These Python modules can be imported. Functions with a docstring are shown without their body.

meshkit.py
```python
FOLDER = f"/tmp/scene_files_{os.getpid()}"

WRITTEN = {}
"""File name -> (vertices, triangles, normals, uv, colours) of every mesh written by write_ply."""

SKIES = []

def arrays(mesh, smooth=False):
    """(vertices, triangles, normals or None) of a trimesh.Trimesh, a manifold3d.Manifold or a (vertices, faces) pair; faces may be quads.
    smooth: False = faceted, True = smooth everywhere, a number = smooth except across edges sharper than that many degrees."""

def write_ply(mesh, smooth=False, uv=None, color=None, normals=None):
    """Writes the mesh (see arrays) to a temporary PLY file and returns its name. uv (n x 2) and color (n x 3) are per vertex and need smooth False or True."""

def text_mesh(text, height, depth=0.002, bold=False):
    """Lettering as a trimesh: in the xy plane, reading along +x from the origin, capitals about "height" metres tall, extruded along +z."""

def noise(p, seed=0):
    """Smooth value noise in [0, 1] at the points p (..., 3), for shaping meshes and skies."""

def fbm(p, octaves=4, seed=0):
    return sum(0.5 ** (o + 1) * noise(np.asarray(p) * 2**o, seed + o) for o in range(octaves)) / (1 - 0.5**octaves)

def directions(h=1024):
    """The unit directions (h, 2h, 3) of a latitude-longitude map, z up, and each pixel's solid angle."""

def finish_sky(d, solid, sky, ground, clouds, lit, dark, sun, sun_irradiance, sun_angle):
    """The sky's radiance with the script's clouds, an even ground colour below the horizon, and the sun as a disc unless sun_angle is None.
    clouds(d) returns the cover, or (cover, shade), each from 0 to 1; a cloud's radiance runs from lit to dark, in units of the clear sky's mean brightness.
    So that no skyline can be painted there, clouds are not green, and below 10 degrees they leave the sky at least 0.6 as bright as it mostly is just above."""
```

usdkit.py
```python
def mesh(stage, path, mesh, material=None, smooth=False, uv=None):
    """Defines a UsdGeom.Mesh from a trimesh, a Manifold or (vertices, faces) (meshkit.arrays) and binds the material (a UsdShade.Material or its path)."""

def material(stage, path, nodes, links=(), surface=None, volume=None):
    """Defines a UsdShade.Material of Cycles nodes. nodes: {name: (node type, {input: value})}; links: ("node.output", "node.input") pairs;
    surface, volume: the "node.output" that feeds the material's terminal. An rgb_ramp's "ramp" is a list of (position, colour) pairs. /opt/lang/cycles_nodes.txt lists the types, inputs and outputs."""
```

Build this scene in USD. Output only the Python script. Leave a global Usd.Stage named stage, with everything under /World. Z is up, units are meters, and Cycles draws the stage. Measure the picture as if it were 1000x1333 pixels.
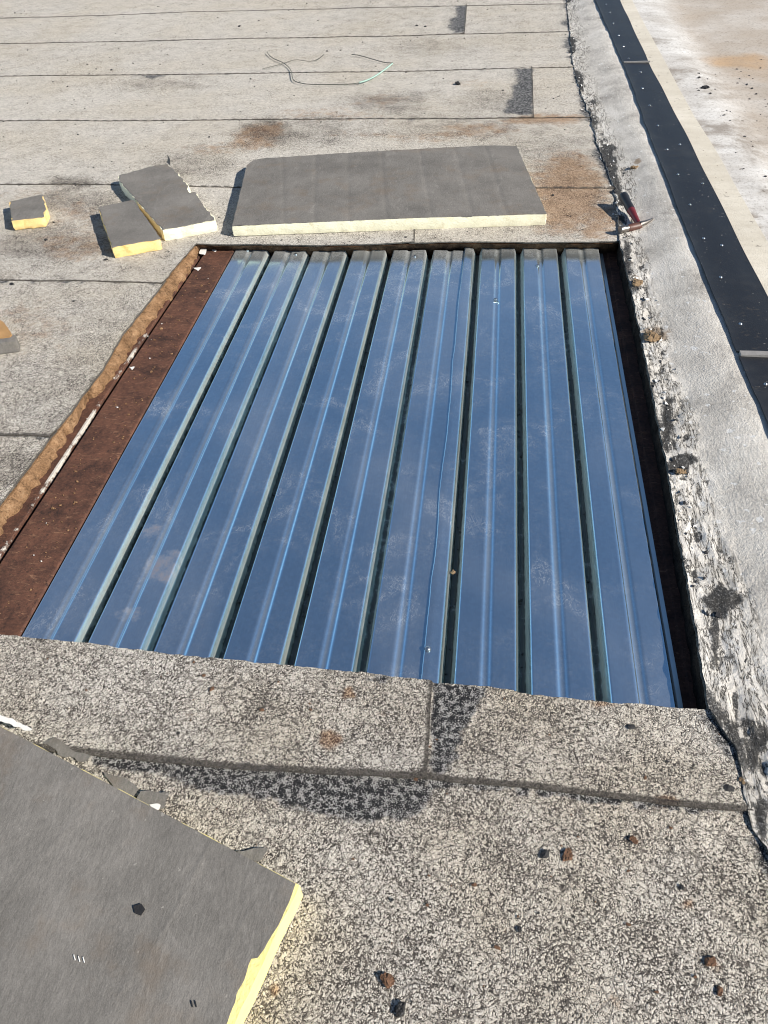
import math, random
import numpy as np, trimesh, shapely, usdkit, meshkit
from scipy.spatial import Delaunay
from shapely.geometry import Polygon, LineString, Point, MultiPolygon, box
from shapely.ops import unary_union
from pxr import Usd, UsdGeom, UsdLux, UsdShade, Gf, Sdf, Vt

stage = Usd.Stage.CreateInMemory()
UsdGeom.SetStageUpAxis(stage, UsdGeom.Tokens.z)
UsdGeom.SetStageMetersPerUnit(stage, 1.0)
world = UsdGeom.Xform.Define(stage, '/World')
stage.SetDefaultPrim(world.GetPrim())
UsdGeom.Scope.Define(stage, '/World/Looks')
random.seed(5); RNG = np.random.default_rng(5)

# ------------------------------------------------------------------ camera
F, CX, CY, CAM_H = 1001.0, 500.0, 666.5, 1.29
PITCH, ROLL, YAW = (math.radians(a) for a in (44.400, -3.610, 9.349))
def camera_axes():
    cp, sp = math.cos(PITCH), math.sin(PITCH)
    fw = np.array([0, cp, -sp]); r = np.array([1.0, 0, 0]); u = np.cross(r, fw)
    R = np.array([[math.cos(YAW), -math.sin(YAW), 0], [math.sin(YAW), math.cos(YAW), 0], [0, 0, 1]])
    fw, r, u = R @ fw, R @ r, R @ u
    return math.cos(ROLL)*r + math.sin(ROLL)*u, -math.sin(ROLL)*r + math.cos(ROLL)*u, fw
AX, AY, AF = camera_axes()
EYE = np.array([0, 0, CAM_H])
cam = UsdGeom.Camera.Define(stage, '/World/Camera')
M = np.eye(4); M[0, :3], M[1, :3], M[2, :3], M[3, :3] = AX, AY, -AF, EYE
cam.AddTransformOp().Set(Gf.Matrix4d(*M.ravel().tolist()))
cam.CreateHorizontalApertureAttr(36.0); cam.CreateVerticalApertureAttr(48.0)
cam.CreateFocalLengthAttr(36.0 * F / 1000.0)
cam.CreateClippingRangeAttr(Gf.Vec2f(0.05, 500))
cam.CreateExposureAttr(0.62)

# ------------------------------------------------------------------ sky and sun
SUN_AZ, SUN_EL = math.radians(112), math.radians(34)
SUN = np.array([math.sin(SUN_AZ)*math.cos(SUN_EL), math.cos(SUN_AZ)*math.cos(SUN_EL), math.sin(SUN_EL)])
dome = UsdLux.DomeLight.Define(stage, '/World/sky')
skymat = usdkit.material(stage, '/World/Looks/sky', {
    'sky': ('sky_texture', {'sky_type': 'single_scattering', 'sun_disc': False, 'sun_elevation': SUN_EL,
                            'sun_rotation': SUN_AZ, 'air_density': 0.85, 'aerosol_density': 0.1, 'ozone_density': 1.2}),
    'bg': ('background_shader', {'strength': 0.075})}, [('sky.color', 'bg.color')], surface='bg.background')
UsdShade.MaterialBindingAPI.Apply(dome.GetPrim()).Bind(skymat)
dome.GetPrim().SetCustomDataByKey('kind', 'structure')
sun = UsdLux.DistantLight.Define(stage, '/World/sun')
sun.CreateIntensityAttr(1.25); sun.CreateAngleAttr(0.53); sun.CreateNormalizeAttr(True)
sun.CreateColorAttr(Gf.Vec3f(1.0, 0.94, 0.85))
zax = SUN; xax = np.cross([0, 0, 1.0], zax); xax /= np.linalg.norm(xax); yax = np.cross(zax, xax)
S = np.eye(4); S[0, :3], S[1, :3], S[2, :3] = xax, yax, zax
sun.AddTransformOp().Set(Gf.Matrix4d(*S.ravel().tolist()))

# ------------------------------------------------------------------ helpers
def at(px, py, z=0.0):
    """The point of the horizontal plane at height z that a measured point of the photograph (1000 x 1333) shows."""
    d = ((px - CX)*AX - (py - CY)*AY)/F + AF
    return EYE + d*((z - CAM_H)/d[2])
def at2(pts, z=0.0):
    return np.array([at(x, y, z)[:2] for x, y in pts])

USED = {}
def numbered(parent, name):
    k = (parent, name); n = USED.get(k, 0); USED[k] = n + 1
    return name if n == 0 else f'{name}_{n:03d}'
def path_of(parent): return '/World' if parent is None else str(parent.GetPath())
def tag(p, label=None, cat=None, group=None, kind=None):
    for k, v in (('label', label), ('category', cat), ('group', group), ('kind', kind)):
        if v: p.SetCustomDataByKey(k, v)
    return p
def thing(name, loc=(0, 0, 0), label=None, cat=None, group=None, kind=None, rz=0.0):
    x = UsdGeom.Xform.Define(stage, '/World/' + numbered('/World', name))
    x.AddTranslateOp().Set(Gf.Vec3d(*map(float, loc)))
    if rz: x.AddRotateZOp().Set(math.degrees(rz))
    return tag(x.GetPrim(), label, cat, group, kind)
def origin(parent):
    return np.zeros(3) if parent is None else np.array(ORIG.get(str(parent.GetPath()), (0, 0, 0)), float)
ORIG = {}
def obj(name, mesh, mat, parent=None, smooth=False, pv=None):
    """One mesh; vertices in world coordinates are taken relative to their thing's base. pv: {primvar: per-vertex floats} (smooth must be False or True)."""
    if not isinstance(mesh, tuple): mesh = meshkit.arrays(mesh)[:2]
    v, f = np.asarray(mesh[0], float), np.asarray(mesh[1], int)
    v = v - origin(parent)
    base = path_of(parent)
    p = base + '/' + numbered(base, name)
    m = usdkit.mesh(stage, p, (v, f), mat, smooth)
    if pv:
        api = UsdGeom.PrimvarsAPI(m)
        for k, a in pv.items():
            api.CreatePrimvar(k, Sdf.ValueTypeNames.FloatArray, 'vertex').Set(Vt.FloatArray.FromNumpy(np.asarray(a, np.float32)))
    m.CreateDoubleSidedAttr(True)
    return m.GetPrim()
def based(name, loc, *a, **k):
    """A thing at loc whose meshes are then given in world coordinates."""
    t = thing(name, loc, *a, **k); ORIG[str(t.GetPath())] = loc
    return t

def fb(x, y, s, seed=0, oct=4, z=0.0):
    p = np.stack([np.asarray(x)*s, np.asarray(y)*s, np.full(np.shape(x), z)], -1)
    return meshkit.fbm(p, oct, seed)
def sstep(a, b, x):
    t = np.clip((x - a)/(b - a), 0, 1); return t*t*(3 - 2*t)
def hgt(x, y):
    """Gentle unevenness of the old roof."""
    return (0.007*(fb(x, y, 1.6, 3, 3) - 0.5) + 0.003*(fb(x, y, 7, 9, 3) - 0.5))*(1 - sstep(0.48, 0.64, x))
def dens(line, s, closed=False):
    p = np.asarray(line, float)
    if closed: p = np.vstack([p, p[:1]])
    L = LineString(p); n = max(2, int(math.ceil(L.length/s)) + 1)
    q = shapely.get_coordinates(shapely.line_interpolate_point(L, np.linspace(0, L.length, n)))
    return q[:-1] if closed else q
def jag(line, amp, s=0.01, scale=30, seed=0, closed=False):
    """A polyline resampled and pushed sideways by noise."""
    q = dens(line, s, closed)
    t = np.gradient(q, axis=0); t /= np.linalg.norm(t, axis=1, keepdims=True) + 1e-9
    n = np.stack([-t[:, 1], t[:, 0]], 1)
    a = (fb(q[:, 0], q[:, 1], scale, seed, 4) - 0.5)*2*amp
    return q + n*a[:, None]
def inside(poly, p): return shapely.contains_xy(poly, p[:, 0], p[:, 1])
def polys(g): return [q for q in getattr(g, 'geoms', [g]) if isinstance(q, Polygon) and q.area > 1e-6]

def sheet_mesh(poly, pts, hfun, bs, thick, rings=(0.006, 0.016, 0.03), min_y=None):
    """A thin sheet over poly: Delaunay of its edge, a few inset rings and the given inner points; a skirt of height thick hangs at its edge. Returns (v, f, skirt flag)."""
    poly = shapely.segmentize(poly, bs)
    loops = [np.array(r.coords)[:-1] for r in [poly.exterior, *poly.interiors]]
    P = [np.vstack(loops)]
    for r in rings:
        for g in polys(poly.buffer(-r, join_style=2)):
            for ring in [g.exterior, *g.interiors]:
                P.append(dens(np.array(ring.coords), bs*1.2))
    if len(pts):
        ip = pts[inside(poly.buffer(-(rings[-1] if rings else bs)*1.2), pts)]
        P.append(ip)
    P = np.vstack(P)
    _, i = np.unique(np.round(P, 5), axis=0, return_index=True); P = P[np.sort(i)]
    tri = Delaunay(P).simplices
    c = P[tri].mean(1)
    tri = tri[inside(poly, c)]
    a = P[tri]; cr = (a[:, 1, 0]-a[:, 0, 0])*(a[:, 2, 1]-a[:, 0, 1]) - (a[:, 1, 1]-a[:, 0, 1])*(a[:, 2, 0]-a[:, 0, 0])
    tri = tri[np.abs(cr) > 1e-10]; cr = cr[np.abs(cr) > 1e-10]
    tri[cr < 0] = tri[cr < 0][:, ::-1]
    z = hfun(P[:, 0], P[:, 1])
    v = [np.c_[P, z]]; f = [tri]; sk = [np.zeros(len(P))]; n = len(P)
    if thick:
        for lp in loops:
            zt = hfun(lp[:, 0], lp[:, 1]); m = len(lp); k = np.arange(m); k2 = (k + 1) % m
            v.append(np.vstack([np.c_[lp, zt], np.c_[lp, zt - thick]])); sk.append(np.ones(2*m))
            q = np.c_[n + k, n + m + k, n + m + k2, n + k2]
            f.append(np.vstack([q[:, [0, 1, 2]], q[:, [0, 2, 3]]])); n += 2*m
    return np.vstack(v), np.vstack(f), np.concatenate(sk)

def prism(poly, z0, z1, bs=None, topf=None, pts=np.zeros((0, 2)), rings=()):
    """A closed slab over poly from z0 to z1 (topf(x, y) is added to the top)."""
    poly = shapely.segmentize(poly, bs) if bs else poly
    v, f, _ = sheet_mesh(poly, pts, (lambda x, y: np.full(np.shape(x), z1) + (topf(x, y) if topf else 0)), bs or 1.0, 0, rings)
    vb, fbm_, _ = sheet_mesh(poly, np.zeros((0, 2)), lambda x, y: np.full(np.shape(x), z0), bs or 1.0, 0, ())
    lp = np.array(poly.exterior.coords)[:-1]
    if not poly.exterior.is_ccw: lp = lp[::-1]
    m = len(lp); k = np.arange(m); k2 = (k + 1) % m
    zt = np.full(m, z1) + (topf(lp[:, 0], lp[:, 1]) if topf else 0)
    side = np.vstack([np.c_[lp, zt], np.c_[lp, np.full(m, z0)]])
    q = np.c_[k, m + k, m + k2, k2]; sf = np.vstack([q[:, [0, 1, 2]], q[:, [0, 2, 3]]])
    n1, n2 = len(v), len(v) + len(vb)
    return np.vstack([v, vb, side]), np.vstack([f, fbm_[:, ::-1] + n1, sf + n2])
def rock(c, r, seed, flat=0.6, sub=3):
    """A broken, angular clod."""
    m = trimesh.creation.icosphere(subdivisions=sub, radius=1.0); v = np.array(m.vertices); rs = np.random.default_rng(seed)
    d = 0.55 + 0.7*meshkit.fbm(v*1.5 + seed*7.1, 2, seed) + 0.28*(meshkit.noise(v*4.5 + seed, seed + 1) - 0.5)
    for k in range(7):                                    # broken faces
        n = rs.normal(size=3); n /= np.linalg.norm(n); h = rs.uniform(0.45, 0.75)
        t = (v*d[:, None]) @ n; d = np.where(t > h, d*h/np.maximum(t, 1e-6), d)
    s = rs.uniform(0.75, 1.3, 3); s[2] = flat
    v = v*d[:, None]*r*s
    a = rs.uniform(0, 6.28); R = np.array([[math.cos(a), -math.sin(a), 0], [math.sin(a), math.cos(a), 0], [0, 0, 1]])
    v = v @ R.T
    v = v + 0.30*r*(np.stack([meshkit.noise(v/r*5 + 9*k + seed, seed + k) for k in range(3)], -1) - 0.5)
    v[:, 2] -= v[:, 2].min()*0.62
    return v + np.asarray(c), np.array(m.faces)
def join(ms):
    vs, fs, n = [], [], 0
    for v, f in ms: vs.append(v); fs.append(np.asarray(f) + n); n += len(v)
    return np.vstack(vs), np.vstack(fs)
def tube(points, r, sides=6):
    p = np.asarray(points, float); t = np.gradient(p, axis=0); t /= np.linalg.norm(t, axis=1, keepdims=True) + 1e-12
    up = np.array([0, 0, 1.0]); a = np.cross(t, up)
    bad = np.linalg.norm(a, axis=1) < 1e-3; a[bad] = np.cross(t[bad], [1.0, 0, 0])
    a /= np.linalg.norm(a, axis=1, keepdims=True); b = np.cross(a, t)
    ang = np.arange(sides)*2*np.pi/sides; r = np.broadcast_to(r, (len(p),))
    v = p[:, None] + r[:, None, None]*(np.cos(ang)[None, :, None]*a[:, None] + np.sin(ang)[None, :, None]*b[:, None])
    i, j = np.meshgrid(np.arange(len(p)-1), np.arange(sides), indexing='ij')
    q = np.stack([i*sides+j, i*sides+(j+1) % sides, (i+1)*sides+(j+1) % sides, (i+1)*sides+j], -1).reshape(-1, 4)
    f = np.vstack([q[:, [0, 1, 2]], q[:, [0, 2, 3]]])
    v = v.reshape(-1, 3); n = len(v)
    v = np.vstack([v, p[:1], p[-1:]]); k = np.arange(sides)
    f = np.vstack([f, np.c_[np.full(sides, n), (k+1) % sides, k], np.c_[np.full(sides, n+1), (len(p)-1)*sides+k, (len(p)-1)*sides+(k+1) % sides]])
    return v, f

# ------------------------------------------------------------------ materials
class G:
    """A small writer of node graphs."""
    def __init__(s, name): s.name, s.n, s.l, s.k = name, {}, [], 0
    def add(s, kind, links=None, **v):
        s.k += 1; nm = f'n{s.k}'; s.n[nm] = (kind, v)
        for i, o in (links or {}).items():
            if isinstance(o, str): s.l.append((o, f'{nm}.{i}'))
            else: s.n[nm][1][i] = o
        return nm
    def math(s, op, a, b=0.0, clamp=False): return s.add('math', {'value1': a, 'value2': b}, math_type=op, use_clamp=clamp) + '.value'
    def map(s, x, a, b, c=0.0, d=1.0): return s.add('map_range', {'value': x}, range_type='smoothstep', from_min=a, from_max=b, to_min=c, to_max=d, clamp=True) + '.result'
    def pos(s, scale=(1, 1, 1)):
        g = s.add('geometry') + '.position'
        return g if tuple(scale) == (1, 1, 1) else s.add('mapping', {'vector': g}, mapping_type='point', scale=scale) + '.vector'
    def noise(s, vec, scale, detail=3, rough=0.55, dist=0.0, off=None):
        if off: vec = s.add('mapping', {'vector': vec}, mapping_type='point', location=off) + '.vector'
        return s.add('noise_texture', {'vector': vec}, scale=scale, detail=detail, roughness=rough, distortion=dist) + '.fac'
    def voro(s, vec, scale, feature='f1', out='distance', rnd=1.0): return s.add('voronoi_texture', {'vector': vec}, scale=scale, feature=feature, randomness=rnd) + '.' + out
    def mix(s, fac, a, b, kind='mix'): return s.add('mix', {'fac': fac, 'color1': a, 'color2': b}, mix_type=kind) + '.color'
    def ramp(s, fac, stops): return s.add('rgb_ramp', {'fac': fac}, ramp=stops) + '.color'
    def attr(s, name): return s.add('attribute', attribute=name) + '.fac'
    def bump(s, h, dist, strength=1.0, normal=None):
        return s.add('bump', {'height': h, **({'normal': normal} if normal else {})}, distance=dist, strength=strength, use_object_space=False) + '.normal'
    def out(s, color, rough=0.8, normal=None, metallic=0.0, spec=0.5, **kw):
        L = {'base_color': color, 'roughness': rough, 'metallic': metallic, 'specular_ior_level': spec}
        if normal: L['normal'] = normal
        p = s.add('principled_bsdf', L, **kw)
        return usdkit.material(stage, '/World/Looks/' + s.name, s.n, s.l, surface=p + '.BSDF')

def mask(g, m, noise, lo=0.35, hi=0.65, amp=0.9):
    return g.map(g.math('add', m, g.math('multiply', g.math('subtract', noise, 0.5), amp)), lo, hi)

def cap_sheet_material():
    g = G('mineral_cap_sheet'); P = g.pos()
    warp = g.add('vector_math', {'vector1': P, 'vector2': g.add('vector_math', {'vector1': g.add('noise_texture', {'vector': P}, scale=60, detail=1) + '.color'}, math_type='scale', scale=0.010) + '.vector'}, math_type='add') + '.vector'
    big = g.noise(P, 1.7, 3, 0.6); mid = g.noise(P, 11, 3, 0.6)
    gran = g.noise(P, 390, 1.5, 0.6); clump = g.noise(P, 85, 1, 0.5)
    v1 = g.add('voronoi_texture', {'vector': warp}, scale=370, feature='f1')
    cc = g.add('separate_color', {'color': v1 + '.color'}); cellv = cc + '.r'
    lumpy = g.map(v1 + '.distance', 0.15, 0.75, 1.0, 0.0)
    dirt, tar, rust, rim, old = g.attr('dirt'), g.attr('tar'), g.attr('rust'), g.attr('rim'), g.attr('old')
    mm = g.math('multiply', g.math('subtract', mid, 0.5), -0.42)
    cl = g.math('multiply', g.math('subtract', clump, 0.5), 0.20)
    gran2 = g.math('add', g.math('multiply', gran, 0.42), g.math('add', g.math('multiply', lumpy, 0.24), g.math('multiply', cc + '.g', 0.36)))
    th = g.math('add', g.math('add', gran2, cl), g.math('subtract', mm, g.math('multiply', g.math('subtract', dirt, 0.5), 0.24)))
    keep = g.map(th, 0.36, 0.47)
    crack = g.math('multiply', g.map(g.voro(warp, 58, 'distance_to_edge'), 0.0, 0.05), g.map(g.voro(warp, 27, 'distance_to_edge'), 0.008, 0.040))
    crk = g.math('add', g.math('multiply', crack, g.math('multiply', old, 0.62)), g.math('subtract', 1.0, g.math('multiply', old, 0.62)))
    keepc = g.math('multiply', keep, crk)
    light = g.mix(cellv, (0.40, 0.37, 0.325), (0.72, 0.68, 0.61))
    light = g.mix(g.math('multiply', g.map(big, 0.35, 0.7), g.math('add', g.math('multiply', old, 0.6), 0.4)), light, g.mix(cellv, (0.37, 0.32, 0.245), (0.65, 0.58, 0.46)))
    light = g.mix(g.math('multiply', g.map(dirt, 0.40, 0.95), 0.45), light, (0.25, 0.215, 0.175))
    dark = g.mix(cellv, (0.030, 0.027, 0.025), (0.13, 0.113, 0.096))
    col = g.mix(keepc, dark, light)
    sp = g.map(g.math('add', g.math('multiply', g.noise(P, 52, 2, 0.7), 0.7), g.math('multiply', g.noise(g.pos((0.45, 1.4, 1)), 30, 3, 0.7), 0.3)), 0.36, 0.60, 0.72, 1.0)
    spk = g.math('add', g.math('multiply', sp, g.math('subtract', 1.0, old)), old, True)
    col = g.mix(spk, (0.075, 0.068, 0.06), col)
    rn = g.noise(P, 20, 4, 0.7)
    rm = mask(g, rust, rn, 0.30, 0.85, 1.2)
    col = g.mix(g.math('multiply', rm, 0.78), col, g.mix(keepc, (0.085, 0.042, 0.024), g.mix(cellv, (0.25, 0.145, 0.078), (0.44, 0.29, 0.165))))
    tm = mask(g, tar, g.math('add', g.math('multiply', rn, 0.6), g.math('multiply', gran, 0.4)), 0.38, 0.66, 1.4)
    vein = g.map(g.math('add', gran, g.math('multiply', g.math('subtract', clump, 0.5), 0.6)), 0.48, 0.62)
    tarcol = g.mix(g.math('multiply', vein, 0.85), (0.014, 0.014, 0.015), (0.40, 0.385, 0.36))
    col = g.mix(tm, col, tarcol)
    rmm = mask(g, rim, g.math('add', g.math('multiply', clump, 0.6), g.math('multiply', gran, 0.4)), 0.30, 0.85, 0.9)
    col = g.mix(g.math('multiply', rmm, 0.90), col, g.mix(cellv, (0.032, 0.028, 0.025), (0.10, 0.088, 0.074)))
    h = g.math('add', g.math('multiply', keepc, 0.8), g.math('multiply', lumpy, 0.6))
    n = g.bump(h, 0.0017, 0.8)
    return g.out(col, g.mix(tm, (0.9,)*3, (0.55,)*3), n, spec=0.25)

def flashing_material():
    g = G('weathered_coated_flashing'); P = g.pos(); PS = g.pos((3.0, 1.0, 1.0))
    st = g.noise(PS, 22, 4, 0.65); fine = g.noise(P, 170, 3, 0.7); big = g.noise(P, 5, 3, 0.6); cross = g.noise(g.pos((1, 5, 1)), 40, 3, 0.6)
    tar, rust, crust = g.attr('tar'), g.attr('rust'), g.attr('crust')
    v = g.math('add', g.math('multiply', big, 0.46), g.math('add', g.math('multiply', st, 0.24), g.math('multiply', g.math('add', fine, cross), 0.17)))
    v = g.math('add', v, g.math('multiply', crust, 0.055))
    col = g.ramp(v, [(0.37, (0.25, 0.232, 0.205)), (0.46, (0.45, 0.42, 0.375)), (0.55, (0.60, 0.565, 0.505)), (0.68, (0.75, 0.715, 0.655))])
    # cracks that open along the edge in the broken crust
    cr = g.noise(g.pos((5.5, 1.0, 1.0)), 12, 5, 0.66, 0.5)
    line = g.map(g.math('absolute', g.math('subtract', cr, 0.5)), 0.004, 0.030, 1.0, 0.0)
    line = g.math('multiply', line, g.map(g.math('add', crust, g.math('multiply', g.math('subtract', st, 0.5), 1.2)), 0.30, 0.75))
    pits = g.math('multiply', g.map(fine, 0.60, 0.70), g.math('add', 0.5, g.math('multiply', crust, 0.15)))
    col = g.mix(g.math('multiply', pits, 0.7), col, (0.055, 0.05, 0.045))
    flecks = g.map(g.noise(P, 48, 2, 0.5, off=(5, 2, 1)), 0.66, 0.70)
    col = g.mix(g.math('multiply', flecks, 0.8), col, (0.74, 0.73, 0.70))
    rm = mask(g, rust, g.noise(P, 30, 3, 0.6), 0.45, 0.9)
    col = g.mix(g.math('multiply', rm, 0.8), col, g.mix(fine, (0.12, 0.075, 0.04), (0.36, 0.25, 0.15)))
    tm = mask(g, tar, g.math('add', g.math('multiply', cr, 0.55), g.math('multiply', fine, 0.45)), 0.42, 0.62, 1.5)
    dark = g.math('maximum', tm, line)
    col = g.mix(g.math('multiply', dark, 0.95), col, g.mix(g.map(fine, 0.5, 0.72), (0.016, 0.016, 0.016), (0.20, 0.195, 0.185)))
    hh = g.math('add', g.math('add', fine, g.math('multiply', st, 0.5)), g.math('add', g.math('multiply', cross, 0.35), g.math('multiply', line, -3.0)))
    n = g.bump(hh, 0.0036, 0.8)
    return g.out(col, 0.75, n, spec=0.3)

def facer_material(name, tint=(1, 1, 1)):
    g = G(name); P = g.pos()
    a = g.noise(P, 7, 4, 0.6); fib = g.noise(g.pos((1.6, 0.6, 1)), 130, 4, 0.7); fine = g.noise(P, 420, 2, 0.6)
    v = g.math('add', g.math('multiply', a, 0.4), g.math('add', g.math('multiply', fib, 0.35), g.math('multiply', fine, 0.25)))
    t = np.array(tint)
    col = g.ramp(v, [(0.36, 0.108*t*np.array([1.0, .94, .855])), (0.5, 0.160*t*np.array([1.0, .94, .855])), (0.64, 0.222*t*np.array([1.0, .935, .85]))])
    sp = g.map(g.noise(P, 70, 2, 0.5, off=(2, 7, 0)), 0.73, 0.76)
    col = g.mix(g.math('multiply', sp, 0.6), col, (0.33, 0.31, 0.28))
    scf = g.noise(g.pos((1.2, 0.35, 1)), 26, 5, 0.75, 1.5)
    col = g.mix(g.map(scf, 0.55, 0.70, 0.0, 0.35), col, tuple(0.30*t*np.array([1.0, .94, .86])))
    col = g.mix(g.map(scf, 0.30, 0.42, 0.40, 0.0), col, tuple(0.085*t*np.array([1.0, .93, .84])))
    br = g.map(g.noise(P, 9, 4, 0.65, off=(7, 1, 0)), 0.50, 0.72)
    col = g.mix(g.math('multiply', br, 0.35), col, (0.17, 0.125, 0.085))
    n = g.bump(g.math('add', fib, g.math('multiply', fine, 0.6)), 0.0015, 0.6)
    return g.out(col, 0.9, n, spec=0.2)

def foam_material(name, a, b, stain=None):
    g = G(name); P = g.pos()
    n1 = g.noise(P, 28, 4, 0.65); n2 = g.noise(g.pos((1, 1, 3)), 120, 3, 0.6)
    col = g.mix(n1, a, b)
    if stain:
        col = g.mix(g.math('multiply', g.map(g.noise(P, 22, 5, 0.7, off=(4, 4, 0)), 0.52, 0.70), 0.8), col, stain)
    n = g.bump(g.math('add', n1, n2), 0.004, 0.55)
    return g.out(col, 0.9, n, spec=0.2)

def deck_material():
    g = G('galvanized_deck'); P = g.pos()
    smear = g.noise(P, 5.0, 4, 0.62, 0.8); streak = g.noise(g.pos((9.0, 0.7, 1.0)), 14, 3, 0.6)
    fine = g.noise(P, 110, 3, 0.7, 1.0); scr = g.noise(g.pos((1.0, 0.6, 1.0)), 30, 4, 0.75, 3.0)
    end, lit_wall, shade_grime = g.attr('far_pale'), g.attr('lit_wall'), g.attr('shade_grime')
    curls = g.map(g.math('absolute', g.math('subtract', scr, 0.5)), 0.0, 0.022, 1.0, 0.0)
    curls = g.math('multiply', curls, g.map(g.math('add', smear, g.math('multiply', end, 0.20)), 0.53, 0.67))
    film = g.math('multiply', g.map(g.math('add', g.math('multiply', smear, 0.6), g.math('multiply', fine, 0.4)), 0.44, 0.72), 0.06)
    film = g.math('add', film, g.math('multiply', g.map(g.noise(g.pos((1.0, 0.6, 1)), 2.3, 3, 0.6, 0.5, off=(2.2, 0.4, 0)), 0.40, 0.75), 0.06))
    d = g.math('add', g.math('multiply', curls, 0.26), film, True)
    d = g.math('add', d, g.math('multiply', end, 0.16), True)
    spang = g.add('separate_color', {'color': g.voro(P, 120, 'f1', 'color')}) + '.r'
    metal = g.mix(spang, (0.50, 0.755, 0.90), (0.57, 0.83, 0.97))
    def spot(x, y, r):
        q = g.add('vector_math', {'vector1': P}, math_type='distance', vector2=tuple(map(float, at(x, y, -0.035)))) + '.value'
        return g.map(q, r*0.1, r, 1.0, 0.0)
    st = g.math('maximum', spot(212, 738, 0.09), g.math('maximum', g.math('multiply', spot(200, 690, 0.07), 0.7), g.math('multiply', spot(172, 800, 0.07), 0.7)))
    ru = g.map(g.math('add', g.math('multiply', st, 0.45), g.math('multiply', g.noise(P, 22, 5, 0.7), 1.2)), 0.80, 1.25)
    rough = g.math('add', 0.11, g.math('add', g.math('multiply', streak, 0.08), g.math('multiply', d, 0.3)))
    h = g.math('add', g.noise(g.pos((3.0, 1.0, 1.0)), 4.5, 2, 0.5), g.math('multiply', fine, 0.012))
    n = g.bump(h, 0.006, 0.35)
    def lobe(c, r, m, **k):
        return g.add('principled_bsdf', {'base_color': c, 'roughness': r, 'metallic': m, 'normal': n}, **k) + '.BSDF'
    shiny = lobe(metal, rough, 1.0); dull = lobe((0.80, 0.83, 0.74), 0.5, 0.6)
    chalk = lobe(g.mix(ru, (0.60, 0.61, 0.61), (0.34, 0.23, 0.15)), 0.8, 0.0)
    a = g.add('mix_closure', {'fac': g.math('add', 0.055, g.math('multiply', lit_wall, 0.5)), 'closure1': shiny, 'closure2': dull}) + '.closure'  # groove walls made paler, standing in for sunlight on them
    f = g.math('add', d, g.math('multiply', ru, 0.35), True)
    b = g.add('mix_closure', {'fac': f, 'closure1': a, 'closure2': chalk}) + '.closure'
    gm = mask(g, shade_grime, g.noise(P, 45, 4, 0.7), 0.35, 0.75, 0.9)
    b = g.add('mix_closure', {'fac': g.math('multiply', gm, 0.92), 'closure1': b, 'closure2': lobe((0.022, 0.020, 0.017), 0.85, 0.0)}) + '.closure'  # groove bottoms: grime, with the groove's shade painted in as well
    return usdkit.material(stage, '/World/Looks/' + g.name, g.n, g.l, surface=b)

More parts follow.
